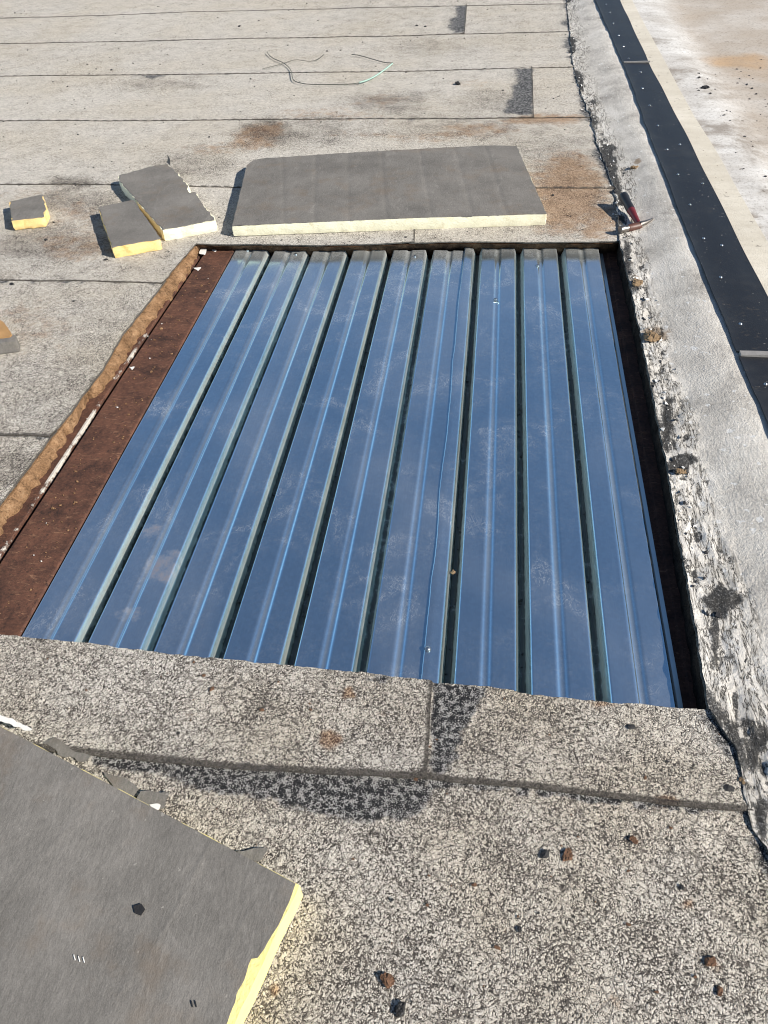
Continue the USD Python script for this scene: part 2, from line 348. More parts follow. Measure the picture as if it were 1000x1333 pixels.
def rust_material():
    g = G('rusted_deck'); P = g.pos()
    a = g.noise(P, 16, 6, 0.7); b = g.noise(P, 150, 4, 0.7); sc = g.noise(g.pos((0.5, 2.2, 1)), 60, 5, 0.75, 1.0)
    col = g.ramp(g.math('add', g.math('multiply', a, 0.6), g.math('multiply', b, 0.4)),
                 [(0.34, (0.022, 0.014, 0.011)), (0.46, (0.072, 0.034, 0.023)), (0.56, (0.115, 0.052, 0.033)), (0.70, (0.17, 0.08, 0.047))])
    fl = g.math('multiply', g.map(sc, 0.55, 0.64), g.map(a, 0.38, 0.56))
    col = g.mix(g.math('multiply', fl, 0.6), col, (0.32, 0.17, 0.10))
    pit = g.map(g.noise(P, 90, 3, 0.7, off=(8, 3, 0)), 0.60, 0.68)
    col = g.mix(g.math('multiply', pit, 0.7), col, (0.018, 0.013, 0.011))
    wn = g.noise(P, 60, 4, 0.7, off=(3, 3, 0))
    wm = mask(g, g.attr('white'), wn, 0.42, 0.58, 0.8)
    col = g.mix(wm, col, g.mix(b, (0.34, 0.31, 0.27), (0.62, 0.59, 0.53)))
    n = g.bump(g.math('add', g.math('multiply', b, 0.7), g.math('add', g.math('multiply', fl, 0.8), wm)), 0.0025, 0.7)
    return g.out(col, 0.75, n, spec=0.3)

def fibre_material(name, c0, c1, c2):
    g = G(name); P = g.pos()
    a = g.noise(P, 25, 5, 0.65); b = g.noise(P, 210, 4, 0.75)
    v = g.math('add', g.math('multiply', a, 0.5), g.math('multiply', b, 0.5))
    col = g.ramp(v, [(0.36, c0), (0.5, c1), (0.64, c2)])
    chunk = g.noise(P, 55, 5, 0.75, 0.8)
    col = g.mix(g.map(chunk, 0.34, 0.46, 0.75, 0.0), col, tuple(np.array(c0)*0.45))
    n = g.bump(g.math('add', b, g.math('multiply', chunk, 2.0)), 0.008, 0.9)
    return g.out(col, 0.95, n, spec=0.1)

def rubber_material():
    g = G('black_rubber_membrane'); P = g.pos()
    a = g.noise(P, 9, 5, 0.65); b = g.noise(P, 260, 3, 0.6); s = g.noise(g.pos((1, 2.5, 1)), 30, 5, 0.7, 1.5)
    col = g.mix(g.math('multiply', g.map(a, 0.45, 0.75), 0.5), (0.013, 0.0135, 0.0155), (0.032, 0.031, 0.030))
    sm = g.math('multiply', g.map(s, 0.56, 0.72), g.map(g.noise(P, 3.2, 3, 0.6, off=(1, 0, 0)), 0.46, 0.66))
    col = g.mix(g.math('multiply', sm, 0.45), col, (0.14, 0.115, 0.085))
    fl = g.map(g.noise(P, 75, 2, 0.5, off=(6, 0, 0)), 0.72, 0.74)
    col = g.mix(g.math('multiply', fl, 0.6), col, (0.3, 0.28, 0.26))
    return g.out(col, g.mix(sm, (0.42,)*3, (0.8,)*3), g.bump(g.math('add', b, a), 0.0012, 0.5), spec=0.4)

def white_membrane_material(name, c0, c1, dirt, grit=0.45):
    g = G(name); P = g.pos()
    a = g.noise(P, 2.2, 5, 0.65); s = g.noise(g.pos((0.5, 1.6, 1)), 9, 5, 0.65); b = g.noise(P, 190, 3, 0.7)
    col = g.mix(g.map(g.math('add', g.math('multiply', a, 0.6), g.math('multiply', s, 0.4)), 0.38, 0.66), c0, c1)
    dm = mask(g, g.attr('dirt'), g.noise(P, 14, 6, 0.72), 0.45, 0.85, 1.0)
    col = g.mix(g.math('multiply', dm, 0.8), col, dirt)
    col = g.mix(g.math('multiply', g.attr('soil'), g.map(a, 0.3, 0.7, 0.95, 0.55)), col, (0.40, 0.34, 0.275))
    rm = mask(g, g.attr('rust'), g.noise(P, 5, 4, 0.6), 0.35, 1.0, 0.5)
    col = g.mix(g.math('multiply', rm, 0.75), col, (0.42, 0.27, 0.14))
    gr = g.noise(P, 75, 4, 0.75)
    col = g.mix(g.map(gr, 0.34, 0.50, grit, 0.0), col, (0.16, 0.135, 0.11))
    sp = g.map(g.noise(P, 40, 3, 0.55, off=(2, 2, 0)), 0.66, 0.70)
    col = g.mix(g.math('multiply', sp, 0.55), col, (0.10, 0.08, 0.06))
    n = g.bump(g.math('add', b, g.math('multiply', s, 2.0)), 0.003, 0.5)
    return g.out(col, 0.75, n, spec=0.3)

def plain(name, c, rough=0.6, metallic=0.0, var=0.35, scale=60, bumpd=0.0015):
    g = G(name); P = g.pos(); a = g.noise(P, scale, 4, 0.65); c = np.array(c, float)
    col = g.mix(a, tuple(c*(1 - var)), tuple(np.minimum(c*(1 + var), 1)))
    return g.out(col, rough, g.bump(a, bumpd, 0.6), metallic)

MAT = dict(
    cap=cap_sheet_material(), flash=flashing_material(), facer=facer_material('grey_board_facer'),
    foam=foam_material('cream_foam', (0.70, 0.66, 0.47), (0.80, 0.78, 0.62), (0.62, 0.56, 0.38)),
    yellow=foam_material('yellow_foam', (0.80, 0.68, 0.24), (0.84, 0.75, 0.33)),
    amber=foam_material('aged_amber_foam', (0.70, 0.48, 0.17), (0.80, 0.63, 0.32), (0.60, 0.34, 0.10)),
    tan=foam_material('sunburnt_foam', (0.30, 0.165, 0.065), (0.42, 0.26, 0.12)),
    deck=deck_material(), rust=rust_material(),
    fibre=fibre_material('tan_fibreboard', (0.15, 0.085, 0.045), (0.30, 0.175, 0.092), (0.44, 0.28, 0.16)),
    fibre_dark=fibre_material('brown_fibreboard', (0.03, 0.017, 0.011), (0.085, 0.046, 0.026), (0.18, 0.10, 0.055)),
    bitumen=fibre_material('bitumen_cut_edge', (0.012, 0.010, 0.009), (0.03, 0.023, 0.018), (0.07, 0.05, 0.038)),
    rubber=rubber_material(),
    cream=white_membrane_material('cream_cover_strip', (0.52, 0.475, 0.39), (0.64, 0.595, 0.505), (0.30, 0.25, 0.18), 0.12),
    white=white_membrane_material('white_roof_membrane', (0.46, 0.435, 0.40), (0.66, 0.645, 0.615), (0.22, 0.185, 0.15)),
    steel=plain('screw_steel', (0.62, 0.62, 0.60), 0.3, 1.0, 0.15), steel_dark=plain('tool_steel', (0.23, 0.21, 0.19), 0.38, 0.9, 0.5, 40),
    scrapwhite=plain('white_scrap', (0.70, 0.68, 0.64), 0.8, 0, 0.15), tape=plain('grey_seam_tape', (0.23, 0.22, 0.21), 0.6),
    rustclump=plain('rust_clump', (0.13, 0.068, 0.038), 0.95, 0, 0.7, 260, 0.006), tarclump=plain('tar_clump', (0.018, 0.017, 0.017), 0.6, 0, 0.5, 90, 0.003),
    dirtclump=plain('dirt_clump', (0.20, 0.135, 0.075), 0.95, 0, 0.5, 110, 0.004),
    grip=plain('black_grip', (0.014, 0.015, 0.018), 0.5, 0, 0.3), red=plain('red_grip', (0.13, 0.014, 0.018), 0.45, 0, 0.3),
    redpaint=plain('worn_red_label', (0.09, 0.038, 0.026), 0.5, 0, 0.5), wire=plain('thin_wire', (0.06, 0.065, 0.05), 0.5), wiregreen=plain('green_wire', (0.28, 0.42, 0.36), 0.5, 0, 0.1),
    slab=plain('roof_slab', (0.20, 0.19, 0.17), 0.9, 0, 0.4, 8),
)

# ------------------------------------------------------------------ setting: layout
Z_DECK, Z_LOW = -0.035, -0.076
mem_left = at2([(255, 317), (232, 343), (210, 371), (186, 402), (160, 434), (135, 478), (113, 506), (92, 536), (63, 573), (34, 612), (0, 657)])
mem_left = np.vstack([mem_left, [[-1.185, 1.05], [-1.19, 0.88]]])
mem_far = at2([(255, 317), (330, 317.5), (400, 319), (470, 318), (520, 316.5), (600, 315), (700, 315.5), (770, 315), (806, 314)])
mem_right = at2([(806, 314), (818, 365), (830, 420), (842, 480), (855, 545), (868, 610), (880, 680), (893, 750), (905, 822), (914, 880), (922, 925)])
mem_near = np.vstack([[[-1.19, 0.88]], at2([(20, 828), (120, 838), (200, 848), (300, 858), (400, 868), (470, 875), (560, 888), (640, 893), (700, 905), (800, 915), (890, 922), (922, 925)])])
opening = Polygon(np.vstack([jag(mem_far, 0.0035, 0.012, 22, 1), jag(mem_right, 0.004, 0.008, 40, 2)[1:], jag(mem_near, 0.004, 0.006, 55, 3)[::-1][1:], jag(mem_left, 0.004, 0.012, 25, 4)[::-1][1:-1]])).buffer(0)

flash_left = at2([(738, -60), (738, 0), (741, 40), (747, 90), (757, 125), (770, 155), (776, 185), (788, 215), (800, 245), (803, 280), (806, 314)])
strip_l = at2([(768, -16), (775, 0), (797, 50), (820, 103), (845, 175), (868, 232), (890, 290), (912, 345), (935, 400), (968, 478), (1000, 555)], 0.05)
strip_l = np.vstack([[[0.62, 14.0], [0.63, 9.0]], strip_l[1:], [[0.735, 1.0], [0.745, 0.3], [0.75, -1.0]]])
strip_r = at2([(808, 0), (850, 90), (893, 172), (930, 246), (968, 322), (1000, 385)], 0.05)
strip_r = np.vstack([[[0.79, 14.0], [0.80, 9.0]], strip_r, [[0.88, 1.6], [0.89, 0.3], [0.89, -1.0]]])

def seam(pts, slope=None):
    w = at2(pts); w = w[np.argsort(w[:, 0])]
    a = (w[-1, 1] - w[0, 1])/(w[-1, 0] - w[0, 0]) if slope is None else slope
    w = np.vstack([[[-7.0, w[0, 1] + a*(-7.0 - w[0, 0])]], w, [[0.70, w[-1, 1] + a*(0.70 - w[-1, 0])]]])
    return w
S = [seam([(0, 24), (250, 16), (500, 10), (733, 5)]), seam([(0, 57), (300, 51), (500, 47), (737, 42)]), seam([(0, 100), (250, 97), (500, 93.5), (745, 88)]),
     seam([(0, 158), (400, 156.5), (770, 153)]), seam([(0, 241), (150, 241), (310, 243.5), (805, 246)]), seam([(0, 365), (205, 369)], 0.0),
     seam([(0, 568), (65, 570.5)], 0.0), seam([(110, 985), (300, 999), (450, 1011), (560, 1020), (700, 1032), (965, 1055)], -0.01)]
far = [S[0] + [0, 0.87*k] for k in range(9, 0, -1)]
near = [S[-1] + [0, -0.87], S[-1] + [0, -1.74]]
ALL = far + S + near
flash_edge_full = np.vstack([[[0.47, 15.0]], flash_left[1:-1], mem_right, at2([(940, 950), (962, 985), (972, 1040), (985, 1085), (1000, 1110)]), [[0.53, 0.4], [0.54, -1.2]]])
left_region = Polygon(np.vstack([flash_edge_full + [0.035, 0], [[-8, -1.2], [-8, 15.0]]])).buffer(0)

tar_polys = [
    Polygon(at2([(105, 984), (200, 990), (330, 1000), (450, 1010), (560, 1020), (560, 1045), (545, 1058), (520, 1064), (460, 1068), (400, 1055), (330, 1040), (280, 1034), (240, 1018), (190, 1003)])),
    Polygon(at2([(562, 888), (632, 893), (626, 915), (606, 945), (598, 972), (590, 1000), (560, 1014)])),
    Polygon(at2([(668, 90), (693, 90), (694, 152), (660, 150)])), Polygon(at2([(597, 8), (608, 8), (605, 44), (593, 44)])),
    Polygon(at2([(770, 175), (782, 172), (800, 235), (788, 238)])), Polygon(at2([(742, 60), (754, 60), (776, 150), (764, 150)])),
    Polygon(at2([(165, 98), (260, 97), (270, 101), (200, 104)])), Polygon(at2([(470, 876), (505, 880), (500, 890), (472, 884)]))]
tar_polys = [p.buffer(0) for p in tar_polys]
def px_blob(cx, cy, rx, ry, n=14):
    a = np.linspace(0, 2*np.pi, n, endpoint=False); return Polygon(at2(np.c_[cx + rx*np.cos(a), cy + ry*np.sin(a)])).buffer(0)
rust_blobs = [(px_blob(*b), s) for b, s in [((735, 250, 60, 62), .9), ((780, 285, 35, 30), .75), ((620, 168, 60, 14), .62), ((505, 130, 45, 10), .5), ((345, 168, 30, 9), .75), ((720, 157, 70, 8), .85), ((640, 243, 150, 30), .6), ((270, 195, 50, 10), .55), ((110, 320, 70, 22), .55), ((45, 420, 60, 40), .45), ((200, 440, 40, 40), .3), ((480, 175, 60, 8), .5), ((620, 110, 60, 10), .4), ((300, 100, 80, 6), .4), ((150, 300, 120, 30), .4), ((430, 150, 90, 12), .5), ((60, 440, 80, 50), .3), ((330, 182, 40, 16), .7), ((560, 180, 60, 10), .5), ((770, 120, 22, 30), .5),
    ((432, 964, 17, 15), .95), ((455, 900, 8, 9), .95), ((868, 1045, 22, 8), .85), ((785, 917, 25, 6), .9), ((500, 930, 14, 6), .55), ((505, 1277, 13, 9), .6), ((358, 1290, 12, 9), .9), ((400, 1270, 8, 6), .7),
    ((795, 1303, 18, 8), .8), ((655, 1210, 8, 6), .7), ((895, 1180, 10, 7), .7), ((930, 1255, 8, 6), .8), ((985, 1290, 12, 8), .6), ((50, 255, 70, 14), .4), ((95, 275, 40, 16), .5), ((250, 930, 12, 6), .5)]]
dirt_blobs = [(px_blob(*b), s) for b, s in [((350, 172, 45, 18), .95), ((510, 132, 60, 14), .7), ((100, 265, 60, 22), .7), ((60, 320, 90, 26), .75), ((95, 238, 40, 7), .9), ((310, 190, 20, 8), .7), ((600, 165, 120, 20), .5), ((700, 240, 120, 70), .55),
    ((430, 920, 110, 60), .6), ((250, 215, 60, 20), .6), ((420, 170, 60, 20), .6), ((640, 130, 50, 16), .6), ((560, 60, 60, 12), .5), ((200, 110, 80, 8), .6), ((620, 1250, 110, 60), .45), ((480, 1120, 70, 40), .5), ((60, 905, 90, 30), .5), ((230, 1010, 120, 40), .4), ((820, 1180, 200, 120), .35), ((900, 930, 70, 30), .35), ((130, 405, 90, 30), .35), ((30, 610, 50, 30), .8), ((530, 985, 40, 18), .5)]]
def mask_of(P, poly, soft, warp=True):
    if warp:
        x, y = P[:, 0], P[:, 1]; a = 0.36*soft
        P = P + np.c_[a*4*(fb(x, y, 0.8/max(soft, .01), 301, 4) - .5), a*4*(fb(x, y, 0.8/max(soft, .01), 302, 4) - .5)]
    pt = shapely.points(P[:, 0], P[:, 1]); d = shapely.distance(poly, pt)
    e = shapely.distance(poly.exterior if isinstance(poly, Polygon) else poly.boundary, pt)
    sd = np.where(d > 0, -d, e)
    return sstep(-soft, soft, sd)
def near_poly(P, poly, r):
    x0, y0, x1, y1 = poly.bounds
    return (P[:, 0] > x0 - r) & (P[:, 0] < x1 + r) & (P[:, 1] > y0 - r) & (P[:, 1] < y1 + r)
def blob_sum(P, blobs, soft=0.5):
    out = np.zeros(len(P))
    for poly, s in blobs:
        c = np.array(poly.centroid.coords[0]); r = math.sqrt(poly.area/math.pi)
        k = near_poly(P, poly, 2.2*r)
        if k.any(): out[k] = np.maximum(out[k], s*mask_of(P[k], poly, 0.5*r))
    return out

# ------------------------------------------------------------------ setting: roof
obj('roof_slab', prism(box(-30, -30, 30, 30), -0.60, -0.16), MAT['slab'])
tag(stage.GetPrimAtPath('/World/roof_slab'), kind='structure')
roof = thing('roof_surface', kind='structure')

def grid_points(poly, y0, y1):
    """Inner points, denser near the viewer."""
    x0, _, x1, _ = poly.bounds
    out = []
    y = y0
    while y < y1:
        dist = max(0.6, math.hypot(y, 1.2)); s = 0.011*dist if y < 3.2 else 0.022*dist
        xa = max(x0, -1.0 - 0.75*max(y, 0.4)); xb = x1
        xs = np.arange(xa, xb, s); out.append(np.c_[xs, np.full(len(xs), y)] + RNG.uniform(-.3, .3, (len(xs), 2))*s)
        xs = np.arange(x0, xa, 6*s)
        if len(xs): out.append(np.c_[xs, np.full(len(xs), y)])
        y += s
    return np.vstack(out)

def wobble(line, k): return jag(jag(line, 0.011, 0.02, 2.5, 20 + k), 0.004, 0.02, 14, 40 + k)
splits = {}   # course index -> (split line bottom->top in px, which side is on top)
n_far = len(far)
SPL = {n_far + 1: at2([(593 + 14, 0), (608, 8), (605, 44), (604, 52)]), n_far + 3: at2([(693, 80), (693, 90), (695, 152), (695.5, 162)]),
       n_far + 5: at2([(541, 285), (540.5, 298), (540, 312), (539.5, 330)]), n_far + 7: at2([(566, 850), (563, 890), (556, 1018), (555, 1030)])}
Wob = [wobble(l, i) for i, l in enumerate(ALL)]
for i in range(1, len(ALL)):
    top, bot = Wob[i-1], Wob[i]                       # far edge, near edge of this course
    course = Polygon(np.vstack([top + [0, 0.035], bot[::-1]])).buffer(0).intersection(left_region).difference(opening)
    parts = [(course, None)]
    if i in SPL:
        l = SPL[i]; l = jag(l, 0.002, 0.02, 20, i)
        Lp = Polygon(np.vstack([l, [[-9, l[-1, 1] - .5], [-9, l[0, 1] + .5]]])).buffer(0) if l[0, 1] > l[-1, 1] else Polygon(np.vstack([l[::-1], [[-9, l[0, 1] - .5], [-9, l[-1, 1] + .5]]])).buffer(0)
        parts = [(course.intersection(Lp), l), (course.difference(Lp.buffer(-0.02)), None)]
    nearline = LineString(bot)
    for geom, spl in parts:
        for poly in polys(geom):
            if poly.area < 0.002: continue
            sl = LineString(spl) if spl is not None else None
            def hz(x, y, nl=nearline, sl=sl):
                p = shapely.points(x, y); d = shapely.distance(nl, p)
                z = hgt(x, y) + (0.0048 - 0.0016*sstep(1.6, 3.0, y))*np.exp(-d/0.05)
                if sl is not None: z = z + 0.0045*np.exp(-shapely.distance(sl, p)/0.07)
                return z
            _, y0, _, y1 = poly.bounds
            bs = 0.012 if y0 < 1.2 else (0.02 if y0 < 3 else 0.045)
            v, f, sk = sheet_mesh(poly, grid_points(poly, y0, y1), hz, bs, 0.0075 if y0 < 2 else 0.005)
            P = v[:, :2]; p = shapely.points(P[:, 0], P[:, 1])
            d = shapely.distance(nearline, p)
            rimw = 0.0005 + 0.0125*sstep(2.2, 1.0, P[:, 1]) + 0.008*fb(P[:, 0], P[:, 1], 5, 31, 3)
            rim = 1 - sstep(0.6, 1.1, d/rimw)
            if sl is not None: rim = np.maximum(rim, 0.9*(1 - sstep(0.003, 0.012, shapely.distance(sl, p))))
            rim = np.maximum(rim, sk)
            # dark bleed-out halo, and the thin lap shadow line painted into the tar mask
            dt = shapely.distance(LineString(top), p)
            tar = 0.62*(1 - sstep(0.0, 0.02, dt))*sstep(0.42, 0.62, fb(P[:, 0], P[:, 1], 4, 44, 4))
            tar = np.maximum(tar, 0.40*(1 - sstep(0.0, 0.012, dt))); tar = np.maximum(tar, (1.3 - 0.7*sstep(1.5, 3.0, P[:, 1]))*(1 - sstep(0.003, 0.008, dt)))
            for k, tp in enumerate(tar_polys):
                kk = near_poly(P, tp, 0.14)
                if kk.any(): tar[kk] = np.maximum(tar[kk], mask_of(P[kk], tp, 0.014 if tp.area < 0.02 else 0.024)*1.0)
            if sl is not None: pass
            # the beginning of the flashing: bitumen smeared on the sheet's end
            df = shapely.distance(LineString(flash_edge_full), p)
            tar = np.maximum(tar, 0.75*(1 - sstep(0.01, 0.05, df))*sstep(0.40, 0.6, fb(P[:, 0], P[:, 1], 9, 51, 4)))
            rust = blob_sum(P, rust_blobs)
            dirt = np.maximum(0.26 + 0.5*fb(P[:, 0], P[:, 1], 1.1, 61, 4) - 0.40*sstep(1.2, 3.4, P[:, 1]), blob_sum(P, dirt_blobs))
            old = 1 - sstep(0.9, 3.2, P[:, 1])*0.85
            obj('cap_sheet', (v, f), MAT['cap'], roof, False, {'tar': tar, 'rust': rust, 'dirt': dirt, 'rim': rim, 'old': old})

# ------------------------------------------------------------------ setting: coated flashing along the roof's edge
fl_right = strip_l + [0.05, 0]
FLP = Polygon(np.vstack([jag(np.vstack([flash_edge_full[:1], flash_left[1:-1]]), 0.011, 0.012, 22, 71), jag(mem_right, 0.004, 0.008, 40, 2), jag(flash_edge_full[-8:], 0.012, 0.01, 18, 73), fl_right[::-1]])).buffer(0)
FLP = FLP.difference(opening.buffer(0.0005))
FLP = max(polys(FLP), key=lambda g: g.area)
edge_line = LineString(flash_edge_full); strip_line = LineString(strip_l)
def crust(x, y):
    """Broken, alligatored bitumen crust near the flashing's roof-side edge: ridges along the edge."""
    p = shapely.points(x, y); d = shapely.distance(edge_line, p)
    w = 0.06 + 0.085*fb(x, y, 2.3, 81, 3)
    w = w + 0.03*sstep(2.0, 1.0, y)
    m = 1 - sstep(0.55, 1.1, d/w)
    X = np.stack([x*42, y*13, np.zeros_like(x)], -1)
    r = 1 - np.abs(2*meshkit.fbm(X, 4, 82) - 1)*1.0
    X2 = np.stack([x*90, y*45, np.zeros_like(x)], -1)
    r2 = meshkit.fbm(X2, 3, 83)
    return m, r, r2, d
def flash_h(x, y):
    p = shapely.points(x, y)
    de, ds = shapely.distance(edge_line, p), shapely.distance(strip_line, p)
    t = de/(de + ds + 1e-6)
    z = hgt(x, y) + 0.0045 + 0.0425*sstep(0.05, 1.0, t)
    m, r, r2, d = crust(x, y)
    z = z + m*(0.0095*(r - 0.6) + 0.006*(r2 - 0.5)) + 0.0015*(fb(x, y, 35, 86, 3) - 0.5)
    return z
pts = []
y = -1.0
while y < 14:
    dist = max(0.9, math.hypot(y, 1.2)); s = 0.0042*dist if y < 3.6 else 0.012*dist
    xs = np.arange(0.40, 0.80, s); pts.append(np.c_[xs, np.full(len(xs), y)] + RNG.uniform(-.35, .35, (len(xs), 2))*s); y += s
pts = np.vstack(pts)
v, f, sk = sheet_mesh(FLP, pts, flash_h, 0.012, 0.009, (0.005, 0.012))
m, r, r2, d = crust(v[:, 0], v[:, 1])
tar = m*sstep(0.80, 0.60, r*0.75 + r2*0.45)*0.6
bands = fb(v[:, 0], v[:, 1], 3.0, 91, 3)
for cx, cy, rx, ry, s in [(868, 555, 12, 42, .8), (885, 605, 18, 14, .9), (940, 790, 20, 26, .95), (930, 840, 14, 40, .7), (985, 975, 16, 30, .95), (960, 945, 24, 12, .85), (815, 350, 10, 40, .75), (990, 1060, 14, 26, .95), (850, 500, 8, 30, .7), (790, 215, 12, 36, .9), (772, 160, 8, 40, .7)]:
    pb = px_blob(cx, cy, rx, ry); tar = np.maximum(tar, s*mask_of(v[:, :2], pb, 0.028))
tar = np.maximum(tar, m*0.62*(1 - sstep(0.5, 1.4, d/0.035))*sstep(0.4, 0.6, bands))
tar = np.maximum(tar, np.where(v[:, 1] > 2.75, 0.8*(1 - sstep(0.012, 0.05, d))*sstep(0.42, 0.58, bands), 0))
tar = np.where(sk > 0.5, np.where(v[:, 1] > 2.78, 0.25 + 0.5*fb(v[:, 0], v[:, 1], 14, 93, 3), 0.9), tar)
rust_f = blob_sum(v[:, :2], [(px_blob(*b), s) for b, s in [((852, 440, 22, 14), .9), ((828, 370, 9, 10), .8), ((888, 614, 8, 7), .7), ((828, 220, 8, 4), .9), ((800, 260, 20, 30), .35)]])
flashing = obj('coated_flashing', (v, f), MAT['flash'], None, True, {'tar': tar, 'rust': rust_f, 'crust': m})
tag(flashing, kind='structure')

# ------------------------------------------------------------------ setting: the white membrane roof beyond the black strip
cream_r = at2([(823, -2), (840, 32), (857, 62), (880, 105), (904, 149), (925, 182), (947, 220), (964, 251), (1000, 314)], 0.047)
cream_r = np.vstack([[[0.885, 14.0]], cream_r, [[0.965, 2.0], [0.985, 0.5], [0.985, -1.0]]])
ridge = at2([(845, 0), (868, 34), (888, 68), (925, 124), (950, 170), (985, 225), (1000, 250)], 0.045)
ridge = np.vstack([[[0.95, 14.0]], ridge, [[1.06, 2.0], [1.07, -1.0]]])
ridge_line, cream_line = LineString(ridge), LineString(cream_r)
def white_h(x, y):
    p = shapely.points(x, y); d = shapely.distance(ridge_line, p)
    far_side = x > np.interp(y, ridge[::-1, 1], ridge[::-1, 0])
    return 0.038 + 0.006*(fb(x, y, 2.5, 95, 3) - 0.5) + 0.004*(fb(x*2.2, y*0.7, 9, 96, 3) - 0.5) - np.where(far_side, 0.030*sstep(0, 0.16, d), 0) + 0.004*np.exp(-(d/0.012)**2)
wp = Polygon(np.vstack([strip_r + [-0.05, 0], [[9, -1.0], [9, 14.0]]])).buffer(0)
pts = []
y = -1.0
while y < 14:
    s = 0.02*max(0.9, math.hypot(y, 1.2)) if y > 1 else 0.06
    xs = np.arange(0.7, 3.2, s); pts.append(np.c_[xs, np.full(len(xs), y)] + RNG.uniform(-.3, .3, (len(xs), 2))*s)
    xs = np.arange(3.2, 9, 0.3); pts.append(np.c_[xs, np.full(len(xs), y)]); y += s
pts = np.vstack(pts)
v, f, sk = sheet_mesh(wp, pts, white_h, 0.06, 0.0)
P = v[:, :2]; dr = shapely.distance(ridge_line, shapely.points(P[:, 0], P[:, 1]))
dirt = blob_sum(P, [(px_blob(*b), s) for b, s in [((930, 120, 40, 34), .62), ((975, 190, 40, 46), .75), ((905, 40, 26, 40), .5), ((880, 60, 12, 40), .55), ((975, 130, 50, 30), .45)]])
farside = P[:, 0] > np.interp(P[:, 1], ridge[::-1, 1], ridge[::-1, 0])
dirt = np.maximum(dirt, 0.85*(1 - sstep(0.004, 0.03, dr))*sstep(0.35, 0.6, fb(P[:, 0], P[:, 1], 6, 98, 3)))
dirt = np.maximum(dirt, 0.66*(1 - sstep(0.0, 0.02, np.abs(dr - 0.16)))*farside)  # soft shadow line of the ridge, painted through the dirt mask
dirt = np.maximum(dirt, np.where(farside, 0.44, 0.2))
dcl = shapely.distance(cream_line, shapely.points(P[:, 0], P[:, 1])); dirt = np.maximum(dirt, 0.8*(1 - sstep(0.003, 0.016, dcl)))
rust = blob_sum(P, [(px_blob(965, 82, 55, 11), .95), (px_blob(990, 95, 60, 20), .6), (px_blob(985, 55, 70, 40), .3)])
wr = obj('white_membrane_roof', (v, f), MAT['white'], None, True, {'dirt': dirt, 'rust': rust, 'soil': farside*sstep(0.02, 0.2, dr)}); tag(wr, kind='structure')

cp = Polygon(np.vstack([strip_r + [-0.045, 0], cream_r[::-1]])).buffer(0)
def cream_h(x, y): return white_h(x, y) + 0.0045
v, f, sk = sheet_mesh(cp, pts, cream_h, 0.04, 0.004, (0.01,))
cream = obj('cream_cover_strip', (v, f), MAT['cream'], None, True, {'dirt': 0.28 + 0.25*fb(v[:, 0], v[:, 1], 6, 99, 3), 'rust': np.zeros(len(v))})
tag(cream, 'long cream membrane cover strip lapped along the right side of the black rubber strip', 'membrane strip')

# ------------------------------------------------------------------ black rubber strips with screws
joints = [at(838, 81, .05)[1], at(985, 462, .05)[1]]
bands_y = [(joints[0] + 0.004, 14.0), (joints[1] + 0.012, joints[0] - 0.004), (-1.0, joints[1] - 0.012)]
sl_j = jag(strip_l, 0.005, 0.025, 7, 101); sl_j = sl_j[np.argsort(-sl_j[:, 1])]
def bx_left(y): return np.interp(y, sl_j[::-1, 1], sl_j[::-1, 0])
def bx_right(y): return np.interp(y, strip_r[::-1, 1], strip_r[::-1, 0])
def strip_z(x, y):
    t = (x - bx_left(y))/(bx_right(y) - bx_left(y))
    lift = 0.001 + 0.006*fb(y*0 + 3.1, y, 5, 103, 2)
    return 0.0505 + lift*np.exp(-np.clip(t, 0, 1)/0.12) + 0.0015*(fb(x, y, 5, 104, 2) - 0.5) - 0.003*sstep(0.6, 1.0, t)
screw_px = [(690 + a/3.226, b/3.226) for a, b in [(320, 18), (335, 52), (350, 97), (372, 148), (393, 195), (415, 245), (465, 302), (472, 370), (503, 442), (538, 527), (577, 627), (630, 605)]] + \
           [(850 + a/3.507, 180 + b/3.507) for a, b in [(115, 165), (170, 303), (228, 205), (232, 457), (310, 635), (400, 848), (515, 1122), (315, 488)]]
strip_labels = ['far length of black rubber strip, running out at the top of the picture', 'middle length of black rubber strip between the two lap joints, dotted with screws', 'near length of black rubber strip at the right edge below the grey joint']
strip_things = []
for k, (y0, y1) in enumerate(bands_y):
    ny = int((y1 - y0)/0.02) if y1 < 13 else 260
    ys = np.linspace(y0, y1, max(ny, 8)); ts = np.array([0, .02, .05, .09, .15, .25, .4, .55, .7, .85, .95, 1.0])
    Y, T = np.meshgrid(ys, ts, indexing='ij'); XL, XR = bx_left(Y), bx_right(Y) - 0.001 + 0.0015*np.sin(Y*9)
    X = XL + (XR - XL)*T; Z = strip_z(X, Y)
    top = np.stack([X, Y, Z], -1).reshape(-1, 3); bot = top - [0, 0, 0.0035]
    a, b = len(ys), len(ts); idx = np.arange(a*b).reshape(a, b); n = a*b
    q = np.stack([idx[:-1, :-1], idx[:-1, 1:], idx[1:, 1:], idx[1:, :-1]], -1).reshape(-1, 4)
    loop = np.concatenate([idx[0, :], idx[1:, -1], idx[-1, -2::-1], idx[-2:0:-1, 0]]); l2 = np.roll(loop, -1)
    qs = np.c_[loop, loop + n, l2 + n, l2]
    Q = np.vstack([q, q[:, ::-1] + n, qs])
    cy = (y0 + min(y1, 8))/2; loc = (float((bx_left(cy) + bx_right(cy))/2), float(cy), 0.05)
    t = based('black_rubber_strip', loc, strip_labels[k], 'rubber strip')
    obj('membrane', (np.vstack([top, bot]), np.vstack([Q[:, [0, 1, 2]], Q[:, [0, 2, 3]]])), MAT['rubber'], t, 35)
    strip_things.append((y0, y1, t))
